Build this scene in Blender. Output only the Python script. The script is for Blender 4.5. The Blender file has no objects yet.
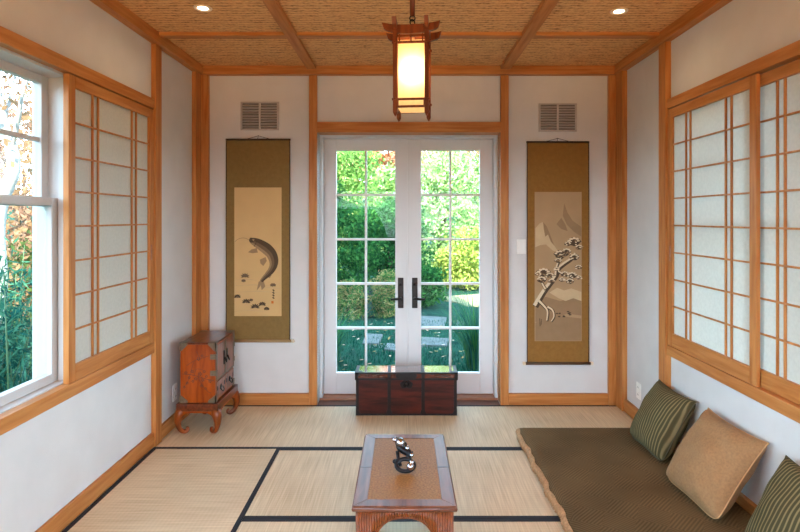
import bpy, math, random
import numpy as np
from mathutils import Vector, Matrix
R = math.radians
sc = bpy.context.scene
COL = sc.collection
random.seed(7)

# ------------------------------------------------------------------ materials
def srgb(r, g, b):
    def f(c):
        c /= 255.0
        return c / 12.92 if c <= 0.04045 else ((c + 0.055) / 1.055) ** 2.4
    return (f(r), f(g), f(b), 1.0)

def new_mat(name):
    m = bpy.data.materials.new(name); m.use_nodes = True
    nt = m.node_tree
    return m, nt, nt.nodes['Principled BSDF'], nt.nodes['Material Output']

def plain(name, col, rough=0.5, metal=0.0, coat=0.0, spec=0.5, noise=0.0, nscale=20.0, bump=0.0, bscale=80.0):
    m, nt, p, out = new_mat(name)
    p.inputs['Base Color'].default_value = col
    p.inputs['Roughness'].default_value = rough
    p.inputs['Metallic'].default_value = metal
    p.inputs['Coat Weight'].default_value = coat
    p.inputs['Specular IOR Level'].default_value = spec
    tc = nt.nodes.new('ShaderNodeTexCoord')
    if noise > 0:
        n = nt.nodes.new('ShaderNodeTexNoise'); n.inputs['Scale'].default_value = nscale; n.inputs['Detail'].default_value = 4
        nt.links.new(tc.outputs['Object'], n.inputs['Vector'])
        r = nt.nodes.new('ShaderNodeValToRGB')
        r.color_ramp.elements[0].position = 0.3; r.color_ramp.elements[1].position = 0.7
        r.color_ramp.elements[0].color = tuple(c * (1 - noise) for c in col[:3]) + (1,)
        r.color_ramp.elements[1].color = tuple(min(1, c * (1 + noise)) for c in col[:3]) + (1,)
        nt.links.new(n.outputs['Fac'], r.inputs['Fac']); nt.links.new(r.outputs['Color'], p.inputs['Base Color'])
    if bump > 0:
        n2 = nt.nodes.new('ShaderNodeTexNoise'); n2.inputs['Scale'].default_value = bscale; n2.inputs['Detail'].default_value = 3
        nt.links.new(tc.outputs['Object'], n2.inputs['Vector'])
        b = nt.nodes.new('ShaderNodeBump'); b.inputs['Strength'].default_value = bump; b.inputs['Distance'].default_value = 0.01
        nt.links.new(n2.outputs['Fac'], b.inputs['Height']); nt.links.new(b.outputs['Normal'], p.inputs['Normal'])
    return m

def grained(name, c0, c1, axis, rough=0.4, coat=0.0, stretch=14.0, fine=1.0, spec=0.25):
    """wood with its grain running along one axis"""
    m, nt, p, out = new_mat(name)
    tc = nt.nodes.new('ShaderNodeTexCoord'); mp = nt.nodes.new('ShaderNodeMapping')
    s = [22.0 * fine] * 3; s['xyz'.index(axis)] = 22.0 * fine / stretch
    mp.inputs['Scale'].default_value = s
    n = nt.nodes.new('ShaderNodeTexNoise'); n.inputs['Scale'].default_value = 1.6; n.inputs['Detail'].default_value = 6; n.inputs['Distortion'].default_value = 0.5
    r = nt.nodes.new('ShaderNodeValToRGB')
    r.color_ramp.elements[0].position = 0.32; r.color_ramp.elements[1].position = 0.68
    r.color_ramp.elements[0].color = c0; r.color_ramp.elements[1].color = c1
    nt.links.new(tc.outputs['Object'], mp.inputs['Vector']); nt.links.new(mp.outputs['Vector'], n.inputs['Vector'])
    nt.links.new(n.outputs['Fac'], r.inputs['Fac']); nt.links.new(r.outputs['Color'], p.inputs['Base Color'])
    p.inputs['Roughness'].default_value = rough; p.inputs['Coat Weight'].default_value = coat; p.inputs['Coat Roughness'].default_value = 0.08
    p.inputs['Specular IOR Level'].default_value = spec
    return m

def stripes(name, cols, axis, scale, rough=0.9, noise=0.35, bump=0.0, sharp=(0.35, 0.65), nscale=9.0, dist=0.6):
    """thin bands across one axis, broken up by noise"""
    m, nt, p, out = new_mat(name)
    tc = nt.nodes.new('ShaderNodeTexCoord')
    w = nt.nodes.new('ShaderNodeTexWave'); w.wave_type = 'BANDS'; w.bands_direction = axis.upper()
    w.inputs['Scale'].default_value = scale; w.inputs['Distortion'].default_value = dist; w.inputs['Detail'].default_value = 2; w.inputs['Detail Scale'].default_value = 2.0
    nt.links.new(tc.outputs['Object'], w.inputs['Vector'])
    n = nt.nodes.new('ShaderNodeTexNoise'); n.inputs['Scale'].default_value = nscale; n.inputs['Detail'].default_value = 5
    nt.links.new(tc.outputs['Object'], n.inputs['Vector'])
    mx = nt.nodes.new('ShaderNodeMix'); mx.inputs['Factor'].default_value = noise
    nt.links.new(w.outputs['Fac'], mx.inputs['A']); nt.links.new(n.outputs['Fac'], mx.inputs['B'])
    r = nt.nodes.new('ShaderNodeValToRGB')
    r.color_ramp.elements[0].position = sharp[0]; r.color_ramp.elements[1].position = sharp[1]
    r.color_ramp.elements[0].color = cols[0]; r.color_ramp.elements[1].color = cols[1]
    nt.links.new(mx.outputs['Result'], r.inputs['Fac']); nt.links.new(r.outputs['Color'], p.inputs['Base Color'])
    p.inputs['Roughness'].default_value = rough
    if bump:
        b = nt.nodes.new('ShaderNodeBump'); b.inputs['Strength'].default_value = bump; b.inputs['Distance'].default_value = 0.004
        nt.links.new(mx.outputs['Result'], b.inputs['Height']); nt.links.new(b.outputs['Normal'], p.inputs['Normal'])
    return m

def tatami_mat_material(name, along, c0, c1):
    """rush weave: fine ribs, straw streaks across the mat and faint warp lines"""
    m, nt, p, out = new_mat(name)
    L = nt.links.new
    tc = nt.nodes.new('ShaderNodeTexCoord'); mp = nt.nodes.new('ShaderNodeMapping')
    sc_ = (3.0, 110.0, 1.0) if along == 'y' else (110.0, 3.0, 1.0)
    mp.inputs['Scale'].default_value = sc_
    n = nt.nodes.new('ShaderNodeTexNoise'); n.inputs['Scale'].default_value = 1.0; n.inputs['Detail'].default_value = 3
    L(tc.outputs['Object'], mp.inputs['Vector']); L(mp.outputs['Vector'], n.inputs['Vector'])
    w = nt.nodes.new('ShaderNodeTexWave'); w.bands_direction = 'X' if along == 'y' else 'Y'
    w.inputs['Scale'].default_value = 14.0; w.inputs['Distortion'].default_value = 0.3
    L(tc.outputs['Object'], w.inputs['Vector'])
    n2 = nt.nodes.new('ShaderNodeTexNoise'); n2.inputs['Scale'].default_value = 2.2; n2.inputs['Detail'].default_value = 3
    L(tc.outputs['Object'], n2.inputs['Vector'])
    a = nt.nodes.new('ShaderNodeMix'); a.inputs['Factor'].default_value = 0.07
    L(n.outputs['Fac'], a.inputs['A']); L(w.outputs['Fac'], a.inputs['B'])
    b = nt.nodes.new('ShaderNodeMix'); b.inputs['Factor'].default_value = 0.35
    L(a.outputs['Result'], b.inputs['A']); L(n2.outputs['Fac'], b.inputs['B'])
    r = nt.nodes.new('ShaderNodeValToRGB')
    r.color_ramp.elements[0].position = 0.3; r.color_ramp.elements[1].position = 0.66
    r.color_ramp.elements[0].color = c0; r.color_ramp.elements[1].color = c1
    L(b.outputs['Result'], r.inputs['Fac']); L(r.outputs['Color'], p.inputs['Base Color'])
    p.inputs['Roughness'].default_value = 0.62; p.inputs['Specular IOR Level'].default_value = 0.3
    bp = nt.nodes.new('ShaderNodeBump'); bp.inputs['Strength'].default_value = 0.25; bp.inputs['Distance'].default_value = 0.003
    L(a.outputs['Result'], bp.inputs['Height']); L(bp.outputs['Normal'], p.inputs['Normal'])
    return m

def reed_ceiling_material():
    m, nt, p, out = new_mat('woven_reed')
    L = nt.links.new
    tc = nt.nodes.new('ShaderNodeTexCoord')
    mp = nt.nodes.new('ShaderNodeMapping'); mp.inputs['Scale'].default_value = (11.0, 44.0, 1.0)
    n = nt.nodes.new('ShaderNodeTexNoise'); n.inputs['Scale'].default_value = 1.0; n.inputs['Detail'].default_value = 4; n.inputs['Distortion'].default_value = 0.4
    L(tc.outputs['Object'], mp.inputs['Vector']); L(mp.outputs['Vector'], n.inputs['Vector'])
    w = nt.nodes.new('ShaderNodeTexWave'); w.bands_direction = 'Y'; w.inputs['Scale'].default_value = 8.0; w.inputs['Distortion'].default_value = 4.0
    w.inputs['Detail'].default_value = 3; w.inputs['Detail Scale'].default_value = 3
    L(tc.outputs['Object'], w.inputs['Vector'])
    mp2 = nt.nodes.new('ShaderNodeMapping'); mp2.inputs['Scale'].default_value = (55.0, 42.0, 1.0)
    n3 = nt.nodes.new('ShaderNodeTexNoise'); n3.inputs['Scale'].default_value = 1.0; n3.inputs['Detail'].default_value = 1
    L(tc.outputs['Object'], mp2.inputs['Vector']); L(mp2.outputs['Vector'], n3.inputs['Vector'])
    a = nt.nodes.new('ShaderNodeMix'); a.inputs['Factor'].default_value = 0.30
    L(n.outputs['Fac'], a.inputs['A']); L(w.outputs['Fac'], a.inputs['B'])
    b = nt.nodes.new('ShaderNodeMix'); b.inputs['Factor'].default_value = 0.35
    L(a.outputs['Result'], b.inputs['A']); L(n3.outputs['Fac'], b.inputs['B'])
    r = nt.nodes.new('ShaderNodeValToRGB')
    e = r.color_ramp.elements
    e[0].position = 0.30; e[1].position = 0.62
    e[0].color = srgb(128, 84, 44); e[1].color = srgb(226, 178, 120)
    x = e.new(0.42); x.color = srgb(200, 148, 94)
    L(b.outputs['Result'], r.inputs['Fac']); L(r.outputs['Color'], p.inputs['Base Color'])
    p.inputs['Roughness'].default_value = 0.7; p.inputs['Specular IOR Level'].default_value = 0.25
    bp = nt.nodes.new('ShaderNodeBump'); bp.inputs['Strength'].default_value = 0.6; bp.inputs['Distance'].default_value = 0.008
    L(b.outputs['Result'], bp.inputs['Height']); L(bp.outputs['Normal'], p.inputs['Normal'])
    return m

def paper_material(name, col, trans=0.5):
    m, nt, p, out = new_mat(name)
    L = nt.links.new
    tc = nt.nodes.new('ShaderNodeTexCoord'); n = nt.nodes.new('ShaderNodeTexNoise'); n.inputs['Scale'].default_value = 60; n.inputs['Detail'].default_value = 5
    L(tc.outputs['Object'], n.inputs['Vector'])
    r = nt.nodes.new('ShaderNodeValToRGB'); r.color_ramp.elements[0].color = tuple(c * 0.93 for c in col[:3]) + (1,); r.color_ramp.elements[1].color = col
    r.color_ramp.elements[0].position = .35; r.color_ramp.elements[1].position = .65
    L(n.outputs['Fac'], r.inputs['Fac'])
    d = nt.nodes.new('ShaderNodeBsdfDiffuse'); t = nt.nodes.new('ShaderNodeBsdfTranslucent'); mx = nt.nodes.new('ShaderNodeMixShader')
    mx.inputs['Fac'].default_value = trans
    L(r.outputs['Color'], d.inputs['Color']); L(r.outputs['Color'], t.inputs['Color'])
    L(d.outputs['BSDF'], mx.inputs[1]); L(t.outputs['BSDF'], mx.inputs[2]); L(mx.outputs['Shader'], out.inputs['Surface'])
    return m

def glass_material():
    m, nt, p, out = new_mat('window_glass')
    L = nt.links.new
    fr = nt.nodes.new('ShaderNodeFresnel'); fr.inputs['IOR'].default_value = 1.22
    t = nt.nodes.new('ShaderNodeBsdfTransparent'); t.inputs['Color'].default_value = (0.93, 0.97, 0.96, 1)
    g = nt.nodes.new('ShaderNodeBsdfGlossy'); g.inputs['Roughness'].default_value = 0.0
    mx = nt.nodes.new('ShaderNodeMixShader')
    ge = nt.nodes.new('ShaderNodeNewGeometry'); iv = nt.nodes.new('ShaderNodeMath'); iv.operation = 'SUBTRACT'; iv.inputs[0].default_value = 1
    L(ge.outputs['Backfacing'], iv.inputs[1]); mu = nt.nodes.new('ShaderNodeMath'); mu.operation = 'MULTIPLY'
    L(fr.outputs['Fac'], mu.inputs[0]); L(iv.outputs[0], mu.inputs[1])
    L(mu.outputs[0], mx.inputs['Fac']); L(t.outputs['BSDF'], mx.inputs[1]); L(g.outputs['BSDF'], mx.inputs[2]); L(mx.outputs['Shader'], out.inputs['Surface'])
    return m

def leaf_material(name, c0, c1, trans=0.35, nscale=1.2):
    m, nt, p, out = new_mat(name)
    L = nt.links.new
    tc = nt.nodes.new('ShaderNodeTexCoord'); n = nt.nodes.new('ShaderNodeTexNoise'); n.inputs['Scale'].default_value = nscale; n.inputs['Detail'].default_value = 6
    n.inputs['Roughness'].default_value = .7
    L(tc.outputs['Object'], n.inputs['Vector'])
    r = nt.nodes.new('ShaderNodeValToRGB'); r.color_ramp.elements[0].color = c0; r.color_ramp.elements[1].color = c1
    r.color_ramp.elements[0].position = .35; r.color_ramp.elements[1].position = .65
    L(n.outputs['Fac'], r.inputs['Fac'])
    d = nt.nodes.new('ShaderNodeBsdfDiffuse'); t = nt.nodes.new('ShaderNodeBsdfTranslucent'); mx = nt.nodes.new('ShaderNodeMixShader')
    mx.inputs['Fac'].default_value = trans
    L(r.outputs['Color'], d.inputs['Color']); L(r.outputs['Color'], t.inputs['Color'])
    L(d.outputs['BSDF'], mx.inputs[1]); L(t.outputs['BSDF'], mx.inputs[2]); L(mx.outputs['Shader'], out.inputs['Surface'])
    return m

def emit_material(name, col, strength):
    m, nt, p, out = new_mat(name)
    e = nt.nodes.new('ShaderNodeEmission'); e.inputs['Color'].default_value = col; e.inputs['Strength'].default_value = strength
    nt.links.new(e.outputs['Emission'], out.inputs['Surface'])
    return m

W0, W1 = srgb(162, 97, 42), srgb(192, 130, 72)
M = {
    'plaster': plain('wall_plaster', srgb(206, 205, 203), 0.9, spec=0.2, noise=0.03, nscale=6, bump=0.12, bscale=160),
    'wx': grained('honey_wood_x', W0, W1, 'x', 0.42), 'wy': grained('honey_wood_y', W0, W1, 'y', 0.42), 'wz': grained('honey_wood_z', W0, W1, 'z', 0.42),
    'white': plain('white_paint', srgb(214, 214, 214), 0.45, noise=0.02, nscale=5),
    'vinyl': plain('window_vinyl', srgb(192, 190, 188), 0.45, spec=.3),
    'reed': reed_ceiling_material(),
    'tat_x': tatami_mat_material('tatami_rush_x', 'x', srgb(190, 171, 137), srgb(228, 212, 180)),
    'tat_y': tatami_mat_material('tatami_rush_y', 'y', srgb(190, 171, 137), srgb(228, 212, 180)),
    'black_cloth': plain('black_border_cloth', srgb(26, 29, 36), 0.85, noise=0.2, nscale=200),
    'paper': paper_material('shoji_paper', srgb(202, 202, 192), 0.10),
    'glass': glass_material(),
    'bronze': plain('dark_bronze', srgb(44, 36, 32), 0.4, 0.8, noise=0.2, nscale=50),
    'threshold': grained('threshold_wood', srgb(70, 42, 32), srgb(120, 78, 58), 'x', 0.35),
    'threshold_light': grained('sill_wood', srgb(140, 95, 72), srgb(176, 128, 100), 'x', 0.35),
    'vent': plain('vent_grey_metal', srgb(176, 170, 166), 0.5, 0.2, noise=0.05),
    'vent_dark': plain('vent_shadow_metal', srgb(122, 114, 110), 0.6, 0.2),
    'plastic': plain('white_plastic', srgb(236, 234, 228), 0.4),
    'slot': plain('socket_slot', srgb(70, 68, 66), 0.6),
    'can': plain('downlight_ring', srgb(235, 215, 190), 0.5),
    'lens': emit_material('downlight_lens', (1.0, 0.78, 0.5, 1), 9.0),
}

# ------------------------------------------------------------------ mesh builder
class MB:
    def __init__(s): s.v = []; s.f = []; s.m = []; s.mi = 0; s.smooth = []; s.sm = False
    def add(s, vs, fs):
        b = len(s.v); s.v += [tuple(map(float, v)) for v in vs]
        for f in fs: s.f.append(tuple(b + i for i in f)); s.m.append(s.mi); s.smooth.append(s.sm)
    def box(s, x0, x1, y0, y1, z0, z1):
        x0, x1 = sorted((x0, x1)); y0, y1 = sorted((y0, y1)); z0, z1 = sorted((z0, z1))
        s.add([(x0,y0,z0),(x1,y0,z0),(x1,y1,z0),(x0,y1,z0),(x0,y0,z1),(x1,y0,z1),(x1,y1,z1),(x0,y1,z1)],
              [(3,2,1,0),(4,5,6,7),(0,1,5,4),(1,2,6,5),(2,3,7,6),(3,0,4,7)])
        return s
    def obox(s, c, u, v, w, hu, hv, hw):
        c, u, v, w = map(Vector, (c, u, v, w)); u = u*hu; v = v*hv; w = w*hw
        p = [c-u-v-w, c+u-v-w, c+u+v-w, c-u+v-w, c-u-v+w, c+u-v+w, c+u+v+w, c-u+v+w]
        s.add(p, [(3,2,1,0),(4,5,6,7),(0,1,5,4),(1,2,6,5),(2,3,7,6),(3,0,4,7)]); return s
    def prism(s, pts, d):
        """closed outline of 3-D points pushed along d"""
        d = Vector(d); n = len(pts); a = [Vector(p) for p in pts]; b = [p + d for p in a]
        s.add(a + b, [tuple(range(n-1, -1, -1)), tuple(range(n, 2*n))] + [(i, (i+1) % n, n + (i+1) % n, n + i) for i in range(n)]); return s
    def tube(s, path, r, n=8, closed=False, flat=1.0, cap=True):
        P = [Vector(p) for p in path]; k = len(P); rs = r if hasattr(r, '__len__') else [r]*k
        up = None; rings = []
        for i in range(k):
            if closed: t = P[(i+1) % k] - P[i-1]
            else: t = P[min(i+1, k-1)] - P[max(i-1, 0)]
            t.normalize()
            if up is None: up = Vector((0,0,1)) if abs(t.z) < 0.9 else Vector((1,0,0))
            a = t.cross(up)
            if a.length < 1e-5: a = t.cross(Vector((0.3,1,0.2)))
            a.normalize(); b = a.cross(t).normalized(); up = b
            rings.append([P[i] + a*math.cos(2*math.pi*j/n)*rs[i] + b*math.sin(2*math.pi*j/n)*rs[i]*flat for j in range(n)])
        vs = [p for rg in rings for p in rg]; fs = []
        for i in range(k if closed else k-1):
            q = (i+1) % k
            for j in range(n): fs.append((i*n+j, i*n+(j+1) % n, q*n+(j+1) % n, q*n+j))
        if cap and not closed: fs += [tuple(range(n-1, -1, -1)), tuple((k-1)*n + j for j in range(n))]
        s.add(vs, fs); return s
    def lathe(s, c, prof, n=20, axis='z'):
        vs = []; fs = []
        for r, h in prof:
            for j in range(n):
                a = 2*math.pi*j/n; p = (r*math.cos(a), r*math.sin(a), h)
                if axis == 'y': p = (p[0], p[2], p[1])
                if axis == 'x': p = (p[2], p[0], p[1])
                vs.append((c[0]+p[0], c[1]+p[1], c[2]+p[2]))
        for i in range(len(prof)-1):
            for j in range(n): fs.append((i*n+j, i*n+(j+1) % n, (i+1)*n+(j+1) % n, (i+1)*n+j))
        fs += [tuple(range(n-1,-1,-1)), tuple((len(prof)-1)*n+j for j in range(n))]
        s.add(vs, fs); return s
    def ball(s, c, r, n=14, k=9, sq=(1,1,1)):
        vs = []; fs = []
        for i in range(k+1):
            th = math.pi*(i+.02)/(k+.04)
            for j in range(n):
                a = 2*math.pi*j/n
                vs.append((c[0]+r*sq[0]*math.sin(th)*math.cos(a), c[1]+r*sq[1]*math.sin(th)*math.sin(a), c[2]+r*sq[2]*math.cos(th)))
        for i in range(k):
            for j in range(n): fs.append((i*n+j, (i+1)*n+j, (i+1)*n+(j+1) % n, i*n+(j+1) % n))
        s.add(vs, fs); return s
    def build(s, name, mats, parent=None, bevel=0.0, local=False, seg=2):
        me = bpy.data.meshes.new(name)
        V = np.array(s.v, dtype=float)
        if local: off = np.zeros(3)
        elif parent is not None: off = np.array(ORG[parent.name])
        else: off = np.array([V[:,0].mean(), V[:,1].mean(), V[:,2].min()])
        me.from_pydata((V - off).tolist(), [], s.f)
        mats = mats if isinstance(mats, (list, tuple)) else [mats]
        for m in mats: me.materials.append(m)
        me.polygons.foreach_set('material_index', s.m)
        me.polygons.foreach_set('use_smooth', s.smooth)
        me.update()
        o = bpy.data.objects.new(name, me); COL.objects.link(o)
        if parent is not None: o.parent = parent; ORG[o.name] = tuple(ORG[parent.name])
        else: o.location = off; ORG[o.name] = tuple(off)
        if bevel:
            b = o.modifiers.new('bevel', 'BEVEL'); b.width = bevel; b.segments = seg; b.limit_method = 'ANGLE'; b.angle_limit = R(40)
        return o
ORG = {}

def empty(name, loc, rot=(0,0,0)):
    o = bpy.data.objects.new(name, None); COL.objects.link(o); o.location = loc; o.rotation_euler = rot
    o.empty_display_size = 0.1; ORG[o.name] = tuple(loc); return o
def tag(o, label, cat, group=None, kind=None):
    o['label'] = label; o['category'] = cat
    if group: o['group'] = group
    if kind: o['kind'] = kind
    return o
def struct(o, label=None):
    o['kind'] = 'structure'
    if label: o['label'] = label
    return o
def copy_tree(o, parent=None):
    c = o.copy(); COL.objects.link(c); c.parent = parent
    for ch in list(o.children): copy_tree(ch, c)
    return c
def boxes(name, mat, lst, parent=None, bevel=0.0):
    b = MB()
    for q in lst: b.box(*q)
    return b.build(name, mat, parent, bevel)

# ------------------------------------------------------------------ room measures
XL, XR, YB, YF, ZC = -1.68, 1.755, 4.52, -1.4, 2.75
TL, TR, TB = -1.655, 1.725, 4.49          # faces of the wooden trim on the walls
SILL0, SILL1, HEAD0, HEAD1 = .626, .694, 2.243, 2.31

# floor base and mats
struct(boxes('floor', M['threshold'], [(XL-.2, XR+.2, YF-.1, YB, -.16, -.056)]), 'wooden subfloor under the rush mats')
def tatami(x0, x1, y0, y1, long_axis, label):
    t = empty('tatami_mat', ((x0+x1)/2, (y0+y1)/2, -.055)); tag(t, label, 'floor mat', 'tatami mats')
    bw = .026; g = .001
    MB().box(x0+g, x1-g, y0+g, y1-g, -.055, -.002).build('rush_cover', M['tat_x'] if long_axis == 'x' else M['tat_y'], t)
    for s in (0, 1):
        if long_axis == 'x':
            a = (x0+g, x1-g, y0+g, y0+bw) if s == 0 else (x0+g, x1-g, y1-bw, y1-g)
        else:
            a = (x0+g, x0+bw, y0+g, y1-g) if s == 0 else (x1-bw, x1-g, y0+g, y1-g)
        MB().box(*a, -.05, .0).build('border', M['black_cloth'], t)
BX0, BX1 = -1.66, 1.725
tatami(BX0, .035, 3.65, 4.497, 'x', 'pale rush tatami mat along the back wall, under the small chest on legs')
tatami(.035, BX1, 3.65, 4.497, 'x', 'pale rush tatami mat along the back wall, between the trunk and the snow scroll')
tatami(BX0, -.815, 1.95, 3.65, 'y', 'long rush tatami mat running below the open window')
tatami(-.815, .88, 2.80, 3.65, 'x', 'rush tatami mat under the far end of the low table')
tatami(-.815, .88, 1.95, 2.80, 'x', 'rush tatami mat under the near legs of the low table')
tatami(.88, BX1, 1.95, 3.65, 'y', 'rush tatami mat covered by the brown futon with cushions')
struct(boxes('trim_0', M['threshold'], [(BX0, BX1, YF, 1.95, -.055, -.001)]), 'unseen floor past the mats, made dark to cut bounced light')  # out of view; dark wood put in to cut light bounced upward

# walls
struct(boxes('wall_back', M['plaster'], [(XL-.22, -.707, YB, 4.82, -.15, 2.9), (.785, XR+.2, YB, 4.82, -.15, 2.9), (-.707, .785, YB, 4.82, 2.24, 2.9)]), 'cream plaster wall around the glass doors')
struct(boxes('wall_left', M['plaster'], [(XL-.22, XL, YF, YB, -.15, .66), (XL-.22, XL, YF, YB, 2.27, 2.9), (XL-.22, XL, 3.67, YB, .66, 2.27),
        (XL-.22, -1.765, 2.83, 3.67, .66, 2.27), (XL-.22, XL, YF, -.4, .66, 2.27)]), 'cream plaster wall with the open double-hung window')
struct(boxes('wall_right', M['plaster'], [(XR, XR+.2, YF, YB, -.15, .65), (XR, XR+.2, YF, YB, 2.27, 2.9), (XR, XR+.2, 3.63, YB, .65, 2.27), (XR, XR+.2, YF, -.2, .65, 2.27)]), 'cream plaster wall behind the cushions')
struct(boxes('wall_front', M['wz'], [(XL, -1.45, YF-.15, YF, -.15, 2.9), (1.5, XR, YF-.15, YF, -.15, 2.9), (-1.45, 1.5, YF-.15, YF, 2.06, 2.9)]), 'unseen end wall, its opening and wood panelling added to shape the light')  # unseen; wide opening added for daylight, wood panelling to weaken and warm the bounce
struct(boxes('ceiling', M['reed'], [(XL, XR, YF, YB, ZC, ZC+.05)]), 'woven reed ceiling between wooden battens')

# trim: posts and rails (honey wood)
tn = [0]
def trim(mat, lst, bevel=.003, label=None):
    tn[0] += 1
    o = boxes('trim_%d' % tn[0], mat, lst, None, bevel); return struct(o, label)
BZ = 2.68
trim(M['wx'], [(XL, XR, 4.46, YB, BZ, ZC)], label='beam under the ceiling along the back wall')
trim(M['wy'], [(XL, -1.62, YF, 4.46, BZ, ZC)], label='beam under the ceiling along the window wall')
trim(M['wy'], [(1.69, XR, YF, 4.46, BZ, ZC)], label='beam under the ceiling along the cushion wall')
trim(M['wz'], [(XL, -1.586, 4.485, YB, 0, BZ), (XL, -1.645, 4.38, 4.485, 0, BZ)], label='corner post behind the small chest')
trim(M['wz'], [(1.66, XR, 4.485, YB, 0, BZ), (1.715, XR, 4.35, 4.485, 0, BZ)], label='corner post past the snow scroll')
trim(M['wz'], [(-.772, -.707, TB, 4.64, 0, BZ)], label='post between the carp scroll and the glass doors')
trim(M['wz'], [(.785, .85, TB, 4.64, 0, BZ)], label='post between the glass doors and the snow scroll')
trim(M['wx'], [(-.707, .785, TB, 4.64, 2.215, 2.30)], label='rail above the glass doors')
trim(M['wz'], [(XL, TL+.008, 3.675, 3.765, 0, BZ)], label='full-height post on the window wall beside the paper screen')
trim(M['wz'], [(TR-.008, XR, 3.635, 3.735, 0, BZ)], label='full-height post on the cushion wall beside the paper screens')
trim(M['wy'], [(-1.735, TL, YF, 3.675, HEAD0, HEAD1)], label='head rail over the open window')
trim(M['wy'], [(-1.735, TL, YF, 3.675, SILL0, SILL1)], label='sill rail under the open window')
trim(M['wy'], [(TR, 1.80, YF, 3.635, HEAD0-.008, HEAD1-.012)], label='head rail over the paper screens on the cushion wall')
trim(M['wy'], [(TR, 1.80, YF, 3.635, SILL0-.004, SILL1-.006)], label='sill rail under the paper screens on the cushion wall')
trim(M['wx'], [(-1.586, -.772, TB, YB, 0, .093)], label='baseboard under the carp scroll')
trim(M['wx'], [(.85, 1.66, TB, YB, 0, .093)], label='baseboard under the snow scroll')
trim(M['wy'], [(XL, -1.66, YF, 3.675, 0, .095), (XL, -1.66, 3.765, 4.38, 0, .095)], label='baseboard of the window wall')
trim(M['wy'], [(1.728, XR, YF, 3.635, 0, .095), (1.728, XR, 3.735, 4.35, 0, .095)], label='baseboard of the cushion wall')
for k, y in enumerate((3.66, 2.74, 1.82, .90, -.02)):
    trim(M['wx'], [(-1.62, 1.69, y, y+.07, 2.728, ZC)], label='cross batten on the reed ceiling')
trim(M['wy'], [(-.785, -.71, YF, 4.46, 2.72, ZC)], label='long ceiling batten on the carp scroll side')
trim(M['wy'], [(.78, .86, YF, 4.46, 2.72, ZC)], label='long ceiling batten on the snow scroll side')
trim(M['threshold'], [(-.772, .85, 4.498, 4.63, -.06, -.004)], label='dark threshold board before the glass doors')
trim(M['threshold_light'], [(-.707, .785, 4.63, 4.80, -.06, .012)], label='sill board under the glass doors')
trim(M['white'], [(-.707, -.685, 4.64, 4.82, .012, 2.215), (.763, .785, 4.64, 4.82, .012, 2.215), (-.685, .763, 4.64, 4.82, 2.195, 2.24)], label='white frame of the glass doors')

# glass doors
DY0, DY1 = 4.735, 4.785
def glass_door(n, x0, x1, gx0, gx1, hx, sgn):
    zt, zb, g1, g0 = 2.195, .015, 2.099, .194
    d = boxes('door_%d' % n, M['white'], [(x0, gx0, DY0, DY1, zb, zt), (gx1, x1, DY0, DY1, zb, zt), (gx0, gx1, DY0, DY1, g1, zt), (gx0, gx1, DY0, DY1, zb, g0)], None, .004)
    struct(d, 'white glazed door leaf, the one nearer the %s scroll' % ('carp' if n == 1 else 'snow'))
    b = MB(); xm = (gx0+gx1)/2
    b.box(xm-.009, xm+.009, DY0+.006, DY1-.006, g0, g1)
    for k in range(1, 5):
        z = g0 + (g1-g0)*k/5; b.box(gx0, gx1, DY0+.008, DY1-.008, z-.009, z+.009)
    b.build('muntin', M['white'], d)
    MB().box(gx0-.004, gx1+.004, 4.758, 4.764, g0-.004, g1+.004).build('pane', M['glass'], d)
    h = MB().box(hx-.024, hx+.024, DY0-.012, DY0, .75, 1.01).build('handle_plate', M['bronze'], d, .004)
    l = MB(); l.sm = True
    l.tube([(hx, DY0-.01, .835), (hx, DY0-.055, .835), (hx+sgn*.02, DY0-.062, .835), (hx+sgn*.085, DY0-.06, .832)], [.011, .011, .011, .009], 10)
    l.lathe((hx, DY0-.012, .955), [(.0, -.006), (.013, -.006), (.013, .0)], 14, 'y')
    l.build('lever', M['bronze'], h)
glass_door(1, -.683, .034, -.579, -.075, -.028, -1)
glass_door(2, .0342, .761, .147, .648, .092, 1)

# double-hung windows
def sash_window(n, xi, sgn, y0, y1, z0, z1, zm, muntin=True):
    """xi: inner face; sgn: which way is out"""
    X = lambda d: xi + sgn*d
    f = .028
    w = boxes('window_%d' % n, M['vinyl'], [(X(0), X(.16), y0, y0+f, z0, z1), (X(0), X(.16), y1-f, y1, z0, z1), (X(0), X(.16), y0+f, y1-f, z0, z0+.02), (X(0), X(.16), y0+f, y1-f, z1-.03, z1)], None, .003)
    struct(w, ['white double-hung window beside the paper screens, with the birch outside', 'unseen double-hung window added for daylight, next along the same wall', 'unseen double-hung window added for daylight, last along the same wall', 'white window behind the far paper screen above the cushions', 'white window behind the second paper screen above the cushions', 'white window past the paper screens above the futon'][n-1])
    a, b = y0+f, y1-f
    def sash(nm, d0, d1, za, zb, top, bot, m):
        st = .052
        o = boxes('sash', M['vinyl'], [(X(d0), X(d1), a, a+st, za, zb), (X(d0), X(d1), b-st, b, za, zb), (X(d0), X(d1), a+st, b-st, za, za+bot), (X(d0), X(d1), a+st, b-st, zb-top, zb)]
                  + ([(X(d0+.008), X(d1-.008), a+st, b-st, m-.011, m+.011)] if m else []), w, .003)
        c = (d0+d1)/2
        MB().box(X(c-.003), X(c+.003), a+st-.004, b-st+.004, za+bot-.004, zb-top+.004).build('pane', M['glass'], o)
    sash('l', .05, .09, z0+.02, zm+.022, .04, .045, None)
    sash('u', .10, .14, zm-.022, z1-.03, .04, .04, (zm+z1)/2 - .02 if muntin else None)
    for q in ((X(.0), X(.045), b-.012, b, z0+.02, z1-.03), (X(.0), X(.045), a, a+.012, z0+.02, z1-.03)): boxes('jamb_track', M['vinyl'], [q], w, .002)
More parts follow.
